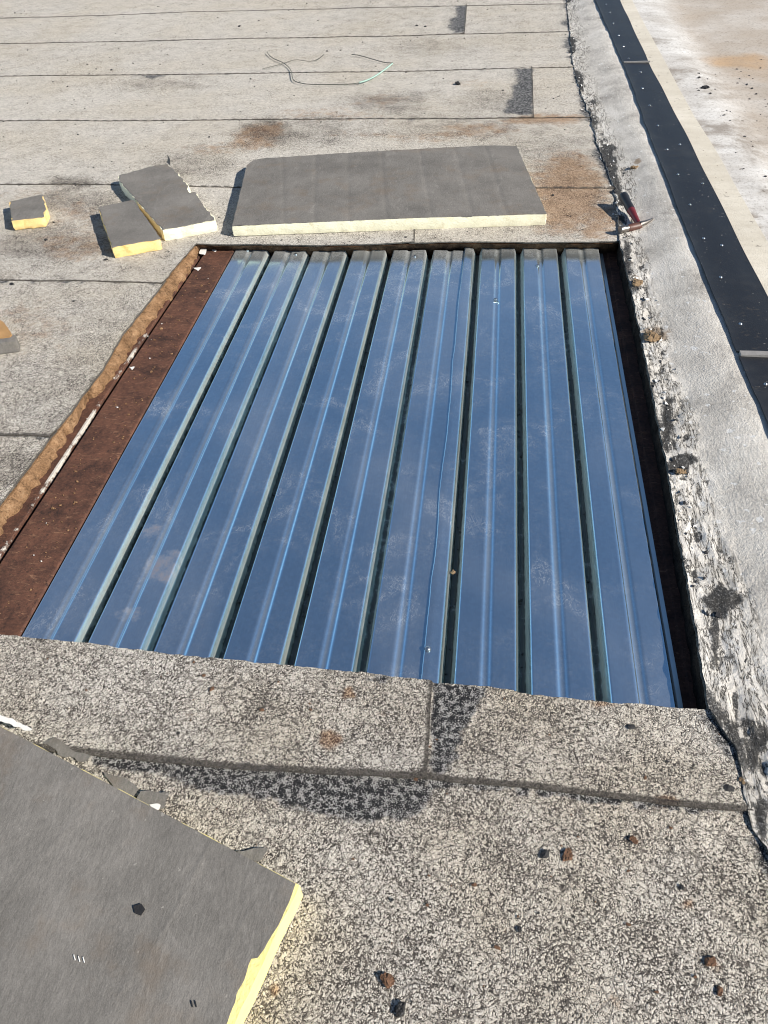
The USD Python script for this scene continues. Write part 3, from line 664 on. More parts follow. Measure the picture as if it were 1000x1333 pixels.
def screw_mesh(c, r=0.0055, h=0.004, tilt=(0, 0)):
    prof = np.array([[r*1.15, 0], [r*1.15, 0.0008], [r*0.9, 0.0012], [r*0.8, h*0.7], [r*0.45, h], [0.0001, h]])
    m = trimesh.creation.revolve(prof, sections=12)
    v = np.array(m.vertices); v[:, 2] += v[:, 0]*tilt[0] + v[:, 1]*tilt[1]
    return v + np.asarray(c), np.array(m.faces)
for px, py in screw_px:
    w = at(px, py, 0.051)
    for y0, y1, t in strip_things:
        if y0 < w[1] < y1:
            obj('screw', screw_mesh((w[0], w[1], strip_z(w[0:1], w[1:2])[0] - 0.0003), 0.0052 if py > 150 else 0.0062, 0.004, RNG.uniform(-.15, .15, 2)), MAT['steel'], t, 40)
w = at(985, 462, .05)
tp = [(bx_left(w[1]) + .006, w[1] - 0.013), (bx_right(w[1]) + .01, w[1] - 0.006), (bx_right(w[1]) + .01, w[1] + 0.010), (bx_left(w[1]) + .006, w[1] + 0.009)]
tag(obj('seam_tape', prism(Polygon(tp), 0.049, 0.0575), MAT['tape']), 'short grey tape bar across the black rubber strip at the right edge', 'tape')
w = at(838, 81, .05)
tp = [(bx_left(w[1]) + .006, w[1] - 0.006), (bx_right(w[1]) + .003, w[1] - 0.002), (bx_right(w[1]) + .003, w[1] + 0.008), (bx_left(w[1]) + .006, w[1] + 0.005)]
tag(obj('seam_tape', prism(Polygon(tp), 0.049, 0.0555), MAT['tape']), 'thin pale joint line across the far part of the black rubber strip', 'tape')

# ------------------------------------------------------------------ the opening: cut insulation edges
OXL, OXR, OYN, OYF = -1.25, 0.56, 0.70, 2.95
def wall_band(line, z0, z1, back, seed, amp=0.006, bevel=0.0, rows=7, step=0.008, topdrop=0.007):
    """A rough cut face that follows a line (given so that the opening lies to its left), from z1 at the top to z0, leaning out by bevel at the bottom; closed behind."""
    q = dens(line, step); t = np.gradient(q, axis=0); t /= np.linalg.norm(t, axis=1, keepdims=True); n = np.stack([-t[:, 1], t[:, 0]], 1)
    rowsv = []
    for k in range(rows):
        u = k/(rows - 1); z = z1 + (z0 - z1)*u
        off = bevel*u + amp*2*(meshkit.fbm(np.stack([q[:, 0]*38, q[:, 1]*38, np.full(len(q), u*4.0)], -1), 4, seed) - 0.5)
        p = q + n*off[:, None]; rowsv.append(np.c_[p, np.full(len(q), z) + (hgt(q[:, 0], q[:, 1]) - topdrop if k == 0 else 0)])
    b = q - n*back; rowsv.append(np.c_[b, np.full(len(q), z0)]); rowsv.insert(0, np.c_[b, np.full(len(q), z1 - topdrop)])
    V = np.stack(rowsv); R, N = V.shape[:2]; idx = np.arange(R*N).reshape(R, N)
    qd = []
    for a in range(R):
        b2 = (a + 1) % R
        qd.append(np.c_[idx[a, :-1], idx[b2, :-1], idx[b2, 1:], idx[a, 1:]])
    qd = np.vstack(qd)
    f = np.vstack([qd[:, [0, 1, 2]], qd[:, [0, 2, 3]]])
    caps = []
    for e in (0, N - 1):
        for a in range(1, R - 1): caps.append([idx[0, e], idx[a, e], idx[a+1, e]])
    return V.reshape(-1, 3), np.vstack([f, caps])
tan_line = at2([(256, 318), (235, 367), (200, 408), (168, 443), (140, 490), (126, 511)], -0.01)
tan_line2 = at2([(107, 515), (90, 552), (55, 611), (28, 645), (4, 674)], -0.01)
# left: tan fibreboard remnant in two lengths, lying as a bevel from the membrane edge down to the old deck
def bevel_piece(outer, inner, z_in, seed):
    """A wedge of broken board between an outer line at the membrane and an inner line on the deck."""
    n = 90; o, i = dens(outer, LineString(outer).length/n), dens(inner, LineString(inner).length/n)
    n = min(len(o), len(i)); o, i = o[:n], i[:n]
    rows = []
    i = i + np.c_[(fb(i[:, 0], i[:, 1], 45, seed, 5) - .5)*0.034, np.zeros(n)]
    for k, u in enumerate(np.linspace(0, 1, 9)):
        p = o*(1 - u) + i*u
        z = -0.010 + (z_in + 0.010)*u**1.15 + 0.013*(fb(p[:, 0], p[:, 1], 42, seed + 1, 5) - .5)*(1 if 0 < u < 1 else 0.4)
        rows.append(np.c_[p, z])
    rows.append(np.c_[i, np.full(n, Z_LOW)]); rows.append(np.c_[o - [0.04, 0], np.full(n, Z_LOW)]); rows.append(np.c_[o - [0.04, 0], np.full(n, -0.011)])
    V = np.stack(rows); R, N = V.shape[:2]; idx = np.arange(R*N).reshape(R, N)
    qd = np.vstack([np.c_[idx[a, :-1], idx[a, 1:], idx[(a+1) % R, 1:], idx[(a+1) % R, :-1]] for a in range(R)])
    caps = [[idx[0, e], idx[a, e], idx[a+1, e]] for e in (0, N-1) for a in range(1, R-1)]
    return V.reshape(-1, 3), np.vstack([qd[:, [0, 1, 2]], qd[:, [0, 2, 3]], caps])
outer = mem_left.copy()
L = LineString(outer); cut = L.project(Point(outer[6]))
o1 = shapely.get_coordinates(shapely.ops.substring(L, 0, cut)); o2 = shapely.get_coordinates(shapely.ops.substring(L, cut + 0.004, L.length))
i1 = np.vstack([at2([(262, 322), (238, 362), (205, 405), (172, 447), (147, 487), (127, 512)], -0.03)]); i2 = at2([(112, 520), (92, 555), (58, 612), (30, 650), (4, 682)], -0.03)
i2 = np.vstack([i2, [[-1.155, 1.05], [-1.16, 0.88]]])
fb1 = obj('fibreboard_edge', bevel_piece(o1, i1, -0.030, 111), MAT['fibre']); tag(fb1, 'tan broken fibreboard edge left of the deck, the far length above the step', 'fibreboard')
fb2 = obj('fibreboard_edge', bevel_piece(o2, i2, -0.033, 121), MAT['fibre']); tag(fb2, 'tan broken fibreboard edge left of the deck, near length running out of the picture', 'fibreboard')
# far: brown fibreboard face; a few broken lumps stand out of it
ff = obj('fibreboard_edge', wall_band(mem_far[::-1], Z_LOW, -0.002, 0.09, 131, 0.010, -0.052), MAT['fibre_dark'])
tag(ff, 'brown crumbling fibreboard face along the far end of the blue deck', 'fibreboard')
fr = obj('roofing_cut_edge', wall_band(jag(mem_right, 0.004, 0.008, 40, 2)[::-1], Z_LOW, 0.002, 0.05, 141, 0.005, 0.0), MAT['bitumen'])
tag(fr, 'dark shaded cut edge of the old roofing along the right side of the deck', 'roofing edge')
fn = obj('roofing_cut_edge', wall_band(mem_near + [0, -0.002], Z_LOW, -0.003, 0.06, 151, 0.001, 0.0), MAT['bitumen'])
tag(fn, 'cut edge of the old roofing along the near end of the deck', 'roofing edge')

# ------------------------------------------------------------------ decks
PITCH_D = 0.1524
def fillet(pts, r, n=4):
    out = []
    for i, p in enumerate(pts):
        p = np.array(p, float)
        if i in (0, len(pts)-1): out.append(p); continue
        a, b = np.array(pts[i-1], float) - p, np.array(pts[i+1], float) - p
        la, lb = np.linalg.norm(a), np.linalg.norm(b); d = min(r, la*0.45, lb*0.45)
        p0, p2 = p + a/la*d, p + b/lb*d
        for t in np.linspace(0, 1, n): out.append((1-t)**2*p0 + 2*t*(1-t)*p + t*t*p2)
    return np.array(out)
def flat_profile(x0, x1, z, stiff=True):
    """Points of one flat with its shallow stiffening groove in the middle."""
    p = [(x0, z)]
    if stiff:
        c = (x0 + x1)/2
        p += [(c - 0.0115, z), (c - 0.004, z - 0.0048), (c + 0.004, z - 0.0048), (c + 0.0115, z)]
    p.append((x1, z)); return p
GO, GB, GD = 0.031, 0.013, 0.038        # groove: opening, bottom, depth
W = PITCH_D - GO
def deck_profile(starts, ends, z, left='edge', right='edge', stiff=True):
    pts = []
    for k, (a, b) in enumerate(zip(starts, ends)):
        pts += flat_profile(a, b, z, stiff)
        if k + 1 < len(starts):
            nx = starts[k+1]; ins = (nx - b - GB)/2
            pts += [(b + ins, z - GD), (nx - ins, z - GD)]
    return pts
def extrude_profile(prof, y0, y1, ny, th=0.0012, wave=0.0, seed=0, yskew=None):
    p = np.asarray(prof); t = np.gradient(p, axis=0); t /= np.linalg.norm(t, axis=1, keepdims=True) + 1e-9; nrm = np.c_[-t[:, 1], t[:, 0]]
    ys = np.linspace(y0, y1, ny); N = len(p)
    def layer(q):
        X, Y = np.meshgrid(q[:, 0], ys, indexing='ij'); Z = np.repeat(q[:, 1:2], ny, 1)
        Z = Z + wave*(fb(X, Y, 3.2, seed, 2) - 0.5)*2
        if yskew is not None: Y = Y + yskew(X)*(Y - y0)/(y1 - y0)
        return np.stack([X, Y, Z], -1).reshape(-1, 3)
    V = np.vstack([layer(p), layer(p - nrm*th)]); n = N*ny; idx = np.arange(n).reshape(N, ny)
    q = np.stack([idx[:-1, :-1], idx[1:, :-1], idx[1:, 1:], idx[:-1, 1:]], -1).reshape(-1, 4)
    loop = np.concatenate([idx[:, 0], idx[-1, 1:], idx[-2::-1, -1], idx[0, -2:0:-1]]); l2 = np.roll(loop, -1)
    Q = np.vstack([q, q[:, ::-1] + n, np.c_[loop, loop + n, l2 + n, l2]])
    return V, np.vstack([Q[:, [0, 1, 2]], Q[:, [0, 2, 3]]])
# old rusted deck: what still shows left of the new sheets, and a lower flange in the gap on their right
RX = -0.967; zr = Z_DECK - 0.001
lp = [(-1.30, zr - 0.004), (-1.128, zr - 0.004), (-1.114, zr - 0.003), (-1.106, zr - 0.003), (-1.1015, Z_LOW), (-1.094, Z_LOW), (-1.0895, zr), (-1.03, zr), (RX - 0.012, zr), (RX - 0.004, zr), (RX, zr - 0.002), (RX + 0.006, Z_LOW), (RX + 0.07, Z_LOW)]
lp = fillet(lp, 0.0025)
V, Fc = extrude_profile(lp, OYN, OYF - 0.08, 150, 0.0015, 0.0006, 7)
sk = np.interp(V[:, 1], [0.7, 1.1, 1.51, 1.87, 2.71, 3.0], [-.024, -.0225, -.015, -.010, .012, .014])
w = 1 - sstep(-1.085, -1.00, V[:, 0]); V[:, 0] += sk*w
lx = V[:, 0] - sk*w
white = np.where((lx > -1.1145) & (lx < -1.1045), 0.42 + 1.0*(fb(V[:, 0]*0, V[:, 1], 12, 8, 5) - 0.5) - 0.10*sstep(1.6, 2.6, V[:, 1]), 0.0)
white = np.maximum(white, np.where((lx > RX - 0.005) & (lx < RX + 0.001), 0.30, 0))
od = based('rusted_deck', (-1.03, 1.8, -0.08), 'old rust brown steel deck strip showing between tan fibreboard and the blue sheets', 'steel deck')
obj('ribbed_sheet', (V, Fc), MAT['rust'], od, False, {'white': white})
rp = fillet([(0.38, -0.068), (0.442, -0.068), (0.444, -0.062), (0.56, -0.062)], 0.002)
V, Fc = extrude_profile(rp, OYN, OYF - 0.08, 40, 0.0015, 0.0008, 8)
obj('edge_flange', (V, Fc), MAT['rust'], od, False, {'white': np.zeros(len(V))})

far_a, far_b = at(500, 325, Z_DECK)[1], at(650, 318, Z_DECK)[1]
near_d = 0.79
A0 = -0.961; a_st = [A0 + PITCH_D*k for k in range(6)]; a_en = [a + W for a in a_st]
# the last flat of the left sheet runs on under the right sheet
pa = deck_profile(a_st, a_en, Z_DECK)
pa = [(A0 - 0.0035, Z_DECK - 0.012), *pa]; pa[1] = (A0, Z_DECK)
pa = fillet(pa, 0.0048, 5)
B0 = -0.021; b_st = [B0 + PITCH_D*k for k in range(3)]; b_en = [a + W for a in b_st]
seam_x = at(560, 780, Z_DECK)[0]
pb_first = [(seam_x - 0.002, Z_DECK - 0.0002), (seam_x, Z_DECK + 0.0055), (seam_x + 0.010, Z_DECK + 0.0062)]
b_prev_end = B0 - GO
lip = [(b_prev_end - 0.001, Z_DECK + 0.003)]
pbp = pb_first + lip + [(B0 - GO + (GO-GB)/2, Z_DECK - GD), (B0 - (GO-GB)/2, Z_DECK - GD)] + deck_profile(b_st, b_en, Z_DECK)
be = b_en[-1]
pbp += [(be + 0.008, Z_DECK - 0.030), (be + 0.022, Z_DECK - 0.031)]
pbp = fillet(pbp, 0.0048, 5)
def make_panel(name, prof, y0, y1, label, seed, wavy=None):
    V, Fc = extrude_profile(prof, y0, y1, 90, 0.0012, 0.0013, seed)
    zz = V[:, 2].copy(); k = np.floor((V[:, 0] - A0)/PITCH_D); V[:, 2] += (V[:, 0] - A0 - (k + 0.4)*PITCH_D)*0.022*np.sin(k*2.3 + seed)
    if wavy is not None:
        m = np.exp(-np.abs(V[:, 0] - seam_x)/0.012); V[:, 0] += m*(0.006*(fb(V[:, 1]*0, V[:, 1], 4, 17, 3) - 0.5)*2) ; V[:, 2] += m*0.0015*(fb(V[:, 1]*0 + 2, V[:, 1], 6, 18, 2))
    # smooth normals with split edges need primvars per split vertex: so find them first
    tm = trimesh.graph.smooth_shade(trimesh.Trimesh(V, Fc, process=False), angle=math.radians(38), facet_minarea=None)
    V, Fc = np.array(tm.vertices), np.array(tm.faces)
    far_pale = sstep(y1 - 0.13, y1 + 0.005, V[:, 1])*0.9 + 0.3*sstep(y1 - 0.8, y1 - 0.1, V[:, 1])  # paler and more scuffed towards the far end
    t = based(name, (float(prof[:, 0].mean()), (y0 + y1)/2, Z_DECK), label, 'steel deck', 'new ribbed deck sheets')
    obj('ribbed_sheet', (V, Fc), MAT['deck'], t, True, {'far_pale': far_pale, 'lit_wall': sstep(-0.003, -0.010, V[:, 2] - Z_DECK), 'shade_grime': 0.8*sstep(-0.029, -0.0375, V[:, 2] - Z_DECK)})
    return t
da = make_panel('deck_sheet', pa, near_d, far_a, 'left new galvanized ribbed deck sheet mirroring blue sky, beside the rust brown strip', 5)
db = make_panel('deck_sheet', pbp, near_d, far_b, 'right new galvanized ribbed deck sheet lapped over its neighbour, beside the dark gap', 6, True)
for px, py in [(322, 326), (385, 331), (540, 334), (700, 346), (645, 390), (557, 847), (693, 322)]:
    w = at(px, py, Z_DECK); par = da if w[0] < seam_x - 0.005 else db
    obj('screw', screw_mesh((w[0], w[1], Z_DECK + (0.0055 if 0 <= w[0] - seam_x < 0.06 else 0.0)), 0.0065, 0.005), MAT['steel'], par, 40)

# ------------------------------------------------------------------ insulation boards
def frame_of(c0, c1):
    d = np.asarray(c1[:2]) - np.asarray(c0[:2]); L = np.linalg.norm(d); return d/L, L
def board(name, corners, z1, label, foam, seed, z0=None, rough=0.004, facer_in=0.0015, creases=None, facer_out=None, topf=None, jagscale=30, bs=0.012, group=None, side_bulge=0.003):
    """Foam core with a thin grey facer on top; corners in world xy, anticlockwise."""
    c = np.asarray(corners, float)
    cen = c.mean(0); base = float(hgt(cen[:1], cen[1:])[0])
    t = based(name, (float(cen[0]), float(cen[1]), base), label, 'insulation board', group)
    out = jag(c, rough*0.6, bs, jagscale, seed, True); poly = Polygon(out).buffer(0)
    if not isinstance(poly, Polygon): poly = max(polys(poly), key=lambda g: g.area)
    zb = base + 0.002 if z0 is None else z0
    # core: rows of the outline from bottom to top with a little bulge and roughness
    ring = dens(np.array(poly.exterior.coords)[:-1], bs, True)
    if Polygon(ring).exterior.is_ccw is False: ring = ring[::-1]
    tt = np.roll(ring, -1, 0) - np.roll(ring, 1, 0); tt /= np.linalg.norm(tt, axis=1, keepdims=True) + 1e-9; nn = np.stack([tt[:, 1], -tt[:, 0]], 1)
    rows, K = [], 7
    for k in range(K):
        u = k/(K-1); zz = zb + (z1 - 0.0025 - zb)*u
        off = side_bulge*math.sin(math.pi*u)*0.6 + rough*(meshkit.fbm(np.stack([ring[:, 0]*55, ring[:, 1]*55, np.full(len(ring), u*3.0)], -1), 3, seed + 2) - 0.5)
        tz = (topf(ring[:, 0], ring[:, 1]) if topf else 0)*u
        rows.append(np.c_[ring + nn*off[:, None], np.full(len(ring), zz) + tz])
    Vr = np.stack(rows); N = len(ring); idx = np.arange(K*N).reshape(K, N); j2 = np.roll(np.arange(N), -1)
    q = np.vstack([np.c_[idx[a], idx[a][j2], idx[a+1][j2], idx[a+1]] for a in range(K-1)])
    V = Vr.reshape(-1, 3)
    tp = Polygon(Vr[-1][:, :2]).buffer(0); bt = Polygon(Vr[0][:, :2]).buffer(0)
    tv, tf, _ = sheet_mesh(max(polys(tp), key=lambda g: g.area), np.zeros((0, 2)), lambda x, y: np.full(np.shape(x), z1 - 0.0025) + (topf(x, y) if topf else 0), bs*3, 0, ())
    bv, bf, _ = sheet_mesh(max(polys(bt), key=lambda g: g.area), np.zeros((0, 2)), lambda x, y: np.full(np.shape(x), zb), bs*3, 0, ())
    obj('foam_core', join([(V, np.vstack([q[:, [0, 1, 2]], q[:, [0, 2, 3]]])), (tv, tf), (bv, bf[:, ::-1])]), foam, t, 50)
    fp = facer_out if facer_out is not None else Polygon(jag(c, rough*0.9, bs*0.7, jagscale*1.6, seed + 5, True)).buffer(-facer_in)
    fp = max(polys(fp), key=lambda g: g.area)
    x0, y0, x1, y1 = fp.bounds; gs = max(0.012, math.sqrt(fp.area)/70); X, Y = np.meshgrid(np.arange(x0, x1, gs), np.arange(y0, y1, gs)); gp = np.c_[X.ravel(), Y.ravel()]
    def fz(x, y):
        z = 0.0012*(fb(x, y, 9, seed + 8, 3) - 0.5)
        if topf: z = z + topf(x, y)
        if creases: z = z + creases(x, y)
        return z
    if creases is not None:
        gp = np.vstack([gp, CREASE_PTS])
    obj('facer', prism(fp, z1 - 0.0022, z1, bs, fz, gp, (0.006,)), MAT['facer'], t, 40)
    return t

# big board behind the opening
bz = 0.046
bc = at2([(302, 293), (712, 278), (673, 190), (640, 189), (345, 205), (330, 207), (321, 214)], bz)
ex, L = frame_of(bc[0], bc[1]); ey = np.array([-ex[1], ex[0]])
cr_px = [((370, 291), (367, 206)), ((409, 289), (411, 203)), ((454, 286), (453, 199)), ((503, 283), (496, 197)), ((562, 281), (546, 195)), ((615, 279), (592, 193)), ((660, 279), (632, 191))]
crl = [LineString(at2(p, bz)) for p in cr_px]
CREASE_PTS = np.vstack([np.vstack([dens(np.array(l.coords) + [o, 0], 0.02) for o in (-0.012, -0.006, 0, 0.006, 0.012)]) for l in crl])
def creases(x, y):
    p = shapely.points(x, y); z = 0
    for l in crl: z = z - 0.0016*np.exp(-(shapely.distance(l, p)/0.008)**2)
    return z
def panel_top(x, y):
    u = ((x - bc[0, 0])*ex[0] + (y - bc[0, 1])*ex[1])/L
    return 0.004*np.sin(np.clip(u, 0, 1)*math.pi*1.0) - 0.003*(1 - np.clip(u, 0, 1))
board('insulation_board', bc, bz, 'large grey faced insulation board lying just beyond the far end of the deck', MAT['foam'], 201, creases=creases, topf=panel_top, rough=0.0035, facer_in=0.001)
CREASE_PTS = np.zeros((0, 2))

# foreground board: two faint wrinkles run across its facer
wr_l = [LineString(at2(p, .05)) for p in [((274, 1098), (215, 1210), (160, 1290)), ((150, 1010), (60, 1110), (-40, 1230)), ((330, 1180), (240, 1333))]]
CREASE_PTS = np.vstack([np.vstack([dens(np.array(l.coords) + [o, 0], 0.012) for o in (-0.008, -0.004, 0, 0.004, 0.008)]) for l in wr_l])
def wrinkles(x, y):
    p = shapely.points(x, y); z = 0
    for l, a in zip(wr_l, (1.0, .6, .5)): z = z + a*0.0009*np.exp(-(shapely.distance(l, p)/0.004)**2)
    return z + 0.0022*(fb(x, y, 6, 305, 3) - .5)
fc = at2([(385, 1149), (0, 945)], 0.05)
d1, _ = frame_of(fc[0], fc[1]); right = at2([(385, 1149), (295, 1333)], 0.05); d2, _ = frame_of(right[0], right[1])
F0 = fc[0]; F1 = F0 + d1*1.22; F2 = F1 + d2*0.92; F3 = F0 + d2*0.92
# the facer's torn edge lies a little inside the foam's right face
tear = at2([(385, 1150), (377, 1172), (366, 1198), (352, 1220), (343, 1236), (335, 1246), (326, 1247), (322, 1262), (318, 1276), (308, 1292), (305, 1306), (296, 1330)], 0.05)
tear = np.vstack([jag(tear, 0.0018, 0.005, 70, 7), [F3 + d2*0.02]])
foam_r = at2([(396, 1154), (388, 1175), (352, 1250), (315, 1333)], 0.035)
fac = Polygon(np.vstack([tear, [F3 + d2*0.02, F2, F1]])).buffer(0)
core = np.array([F0 + d1*0.004, F1, F2, F3 + (foam_r[-1] - right[1])*0.8, foam_r[-1]*0.6 + right[1]*0.4, (foam_r[0]*0.6 + F0*0.4)])
board('insulation_board', core, 0.05, 'large grey faced insulation board in the near left corner with a bright yellow foam edge', MAT['yellow'], 211, facer_out=max(polys(fac), key=lambda g: g.area), rough=0.003, side_bulge=0.0, creases=wrinkles)
CREASE_PTS = np.zeros((0, 2))

# offcuts
oc = board('insulation_offcut', at2([(146, 321), (208, 310), (173, 260), (128.5, 270)], 0.046), 0.046, 'grey faced offcut with an amber front, leaning against the longer offcut', MAT['amber'], 221, rough=0.006, facer_in=-0.0015, group='insulation offcuts')
board('insulation_offcut', at2([(15, 287), (56, 282), (60, 272), (55, 253), (12, 262)], 0.043), 0.043, 'smallest grey faced foam offcut, standing alone at the left edge', MAT['amber'], 231, rough=0.009, facer_in=0.0015, group='insulation offcuts')
lo = board('insulation_offcut', at2([(212, 299), (281, 286), (262, 263), (254, 249), (247, 251), (243, 246), (245, 241), (232, 226), (218, 213), (195, 217), (154, 228), (156, 236)], 0.045), 0.045, 'longer torn grey faced offcut with a cream front and ragged far corner', MAT['foam'], 241, rough=0.009, facer_in=0.0015, group='insulation offcuts')
# its torn curl of facer standing at the far corner
c0 = at(219, 213, 0.047); cur = []
for k, u in enumerate(np.linspace(0, 1, 9)):
    a = u*2.0; cur.append(c0 + np.array([0.012*u + 0.006*math.sin(a*2), -0.01*math.sin(a), 0.040*math.sin(a*0.8)]))
cur = np.array(cur); wv = np.array([0.012, -0.016, 0.0])
V = np.vstack([cur - wv*np.linspace(1, .25, 9)[:, None], cur + wv*np.linspace(1, .25, 9)[:, None]]); V = np.vstack([V, V + [0.0015, 0.0015, 0]])
q = [[k, k+1, 10+k, 9+k] for k in range(8)]; q = np.array(q); Q = np.vstack([q, q[:, ::-1] + 18, [[k, 18+k, 19+k, k+1] for k in range(8)], [[9+k, 10+k, 28+k, 27+k] for k in range(8)]])
obj('torn_flap', (V, np.vstack([Q[:, [0, 1, 2]], Q[:, [0, 2, 3]]])), MAT['facer'], lo, True)
# the tan offcut cut by the left edge: it stands on its cut side, its grey facer to the front
c = at2([(-60, 408), (-2, 414), (9, 423), (15, 434), (13, 437), (-60, 446)], 0.046)
t = based('insulation_offcut', (float(c[:, 0].mean()), float(c[:, 1].mean()), 0.003), 'tan weathered foam offcut cut off by the left edge, beside the opening', 'insulation board', 'insulation offcuts')
cj = jag(c, 0.004, 0.008, 50, 251, True); gx = np.array([[x, y] for x in np.arange(c[:, 0].min(), c[:, 0].max(), .01) for y in np.arange(c[:, 1].min(), c[:, 1].max(), .01)])
obj('foam_core', prism(Polygon(cj).buffer(0), 0.003, 0.044, 0.01, lambda x, y: 0.008*(fb(x, y, 30, 252, 3) - .5), gx), MAT['tan'], t, 60)
fr = np.vstack([at2([(-60, 446), (13, 437), (16, 433)], 0.046), at2([(20, 434), (19, 442), (-60, 452)], 0.046)])
obj('facer', prism(Polygon(jag(fr, 0.0012, 0.005, 90, 253, True)).buffer(0), 0.003, 0.040, 0.01, lambda x, y: 0.006*(fb(x, y, 40, 254, 3) - .5)), MAT['facer'], t, 40)

# ------------------------------------------------------------------ hammer
hz0 = 0.022
head_c, butt, face_p, claw_p = at(829, 296, hz0), at(811, 254, 0.045), at(807, 299, hz0), at(852, 290, hz0)
hh = based('hammer', (float(head_c[0]), float(head_c[1]), 0.01), 'claw hammer with black and red grip lying on the flashing by the far right corner', 'hammer')
neck = at(830.5, 290, hz0 + 0.002)
hv = butt - neck; hl = np.linalg.norm(hv); hd = hv/hl
prof = [(0, 0.0095), (0.18, 0.0098), (0.26, 0.0105), (0.36, 0.0145)]
def along(us, rs): return tube(np.array([neck + hv*u for u in us]), np.array(rs), 12)
obj('handle', along([-.06, 0.0, 0.1, .2, .32, .45], [.010, .0105, .0105, .0115, .0135, .0150]), MAT['red'], hh, 50)
obj('grip', along([.44, .45, .55, .66, .78, .9, .97, 1.0], [.0150, .0158, .0162, .0156, .0165, .0180, .0175, .011]), MAT['grip'], hh, 50)
hx = claw_p - face_p; hx[2] = 0; hL = np.linalg.norm(hx); hx /= hL; hy = np.array([-hx[1], hx[0], 0])
c = face_p.copy()
def P_(a, b, z=0.0): return c + hx*a + hy*b + np.array([0, 0, z])
obj('striking_face', tube(np.array([P_(0, 0), P_(.003, 0), P_(.018, 0), P_(.022, 0), P_(.034, 0)]), [.0125, .014, .014, .0115, .0115], 14), MAT['steel_dark'], hh, 40)
obj('head', tube(np.array([P_(.033, 0), P_(.038, 0), P_(.055, .000), P_(.078, .0), P_(.084, .001)]), [.0115, .0135, .0145, .0135, .0120], 12), MAT['redpaint'], hh, 40)
for sgn in (-1, 1):
    pts_c, rr = [], []
    for u in np.linspace(0, 1, 9):
        pts_c.append(P_(.082 + u*(hL - .080), .001 + .016*u*u, sgn*(.0045 + .005*u))); rr.append(.0085*(1 - u) + .0034)
    obj('claw', tube(np.array(pts_c), rr, 8), MAT['steel_dark'], hh, 50)

# ------------------------------------------------------------------ loose wire on the far roof
def on_roof(pts, lift, s=0.02):
    w = dens(at2(pts), s); return np.c_[w, hgt(w[:, 0], w[:, 1]) + lift + 0.006]
def smooth_px(p, n=60):
    from scipy.interpolate import splprep, splev
    p = np.array(p, float); tck, _ = splprep(p.T, s=0, k=min(3, len(p)-1)); return np.stack(splev(np.linspace(0, 1, n), tck), 1)
wire = based('loose_wire', (0, 0, 0), 'thin dark wire loop with a pale green end lying on the far roof', 'wire')
obj('bare_wire', tube(on_roof(smooth_px([(348, 70), (356, 78), (372, 86), (380, 97), (382, 106), (390, 110), (420, 112), (450, 112), (468, 110)]), 0.004), 0.0022), MAT['wire'], wire, True)
obj('bare_wire', tube(on_roof(smooth_px([(342, 92), (358, 88), (372, 84), (386, 80), (402, 82), (414, 79), (422, 73)]), 0.004), 0.0016), MAT['wire'], wire, True)
obj('bare_wire', tube(on_roof(smooth_px([(458, 73), (475, 76), (495, 82), (512, 84)]), 0.004), 0.0022), MAT['wire'], wire, True)
obj('insulated_end', tube(on_roof(smooth_px([(468, 110), (484, 104), (498, 95), (511, 85)]), 0.005), 0.0042), MAT['wiregreen'], wire, True)

# ------------------------------------------------------------------ rubble
def lump(name, px, py, rpx, mat, label, cat, group=None, z=None, flat=0.34, seed=None, dz=0.0):
    zz = 0.0 if z is None else z
    w = at(px, py, zz); dist = np.linalg.norm(w - EYE); r = 0.8*rpx*dist/F
    ground = float(hgt(w[:1], w[1:2])[0]) + 0.001 if z is None else z
    loc = (float(w[0]), float(w[1]), ground + dz)
    t = obj(name, rock(loc, r, seed if seed is not None else int(px*7 + py), flat), mat, None, 25)
    return tag(t, label, cat, group)
R_, T_, D_ = MAT['rustclump'], MAT['tarclump'], MAT['dirtclump']
lump('rust_clump', 739, 1114, 10, R_, 'rust brown clump on the near cap sheet, right beside a black tar lump', 'clump', dz=-.002)
lump('tar_lump', 710, 1114, 8, T_, 'black tar lump immediately left of a rust brown clump on the near roof', 'clump')
lump('rust_clump', 825, 1095, 8, R_, 'dark brown clump below the right end of the near lap', 'clump')
lump('rust_clump', 505, 1277, 11, R_, 'large rust brown clump near the bottom centre, right of the yellow foam edge', 'clump', flat=.45)
lump('tar_lump', 523, 1316, 9, T_, 'black tar lump at the bottom edge below a rust brown clump', 'clump', flat=.8)
lump('rust_clump', 924, 1253, 8, R_, 'rust brown clump near the bottom right corner', 'clump', flat=.45)
lump('tar_lump', 936, 1290, 6, R_, 'small dark clump near the bottom right corner, below a brown one', 'clump')
lump('tar_lump', 676, 1210, 5, T_, 'tiny black crumb in the middle of the near cap sheet', 'clump')
lump('tar_lump', 950, 1028, 7, T_, 'black lump at the right end of the near lap', 'clump')
lump('dirt_clump', 967, 1018, 7, D_, 'brown lump at the right end of the near lap beside a black one', 'clump')
lump('tar_lump', 888, 1156, 5, T_, 'tiny black crumb in the lower right of the near roof', 'clump')
lump('dirt_clump', 850, 440, 15, D_, 'tan mud clump on the grey flashing right of the deck', 'clump', z=0.014, flat=.35)
lump('dirt_clump', 828, 370, 9, D_, 'small tan mud clump on the flashing edge below the hammer', 'clump', z=0.010, flat=.4)
lump('dirt_clump', 826, 220, 7, D_, 'small brown clump on the grey flashing beyond the hammer', 'clump', z=0.02, flat=.5)
lump('dirt_clump', 887, 615, 8, D_, 'small brown clump on the cracked flashing beside the dark gap', 'clump', z=0.012, flat=.4)
lump('dirt_clump', 918, 116, 6, MAT['tarclump'], 'dark clump on the dirty white membrane right of the black strip', 'clump', z=0.03, flat=.6)
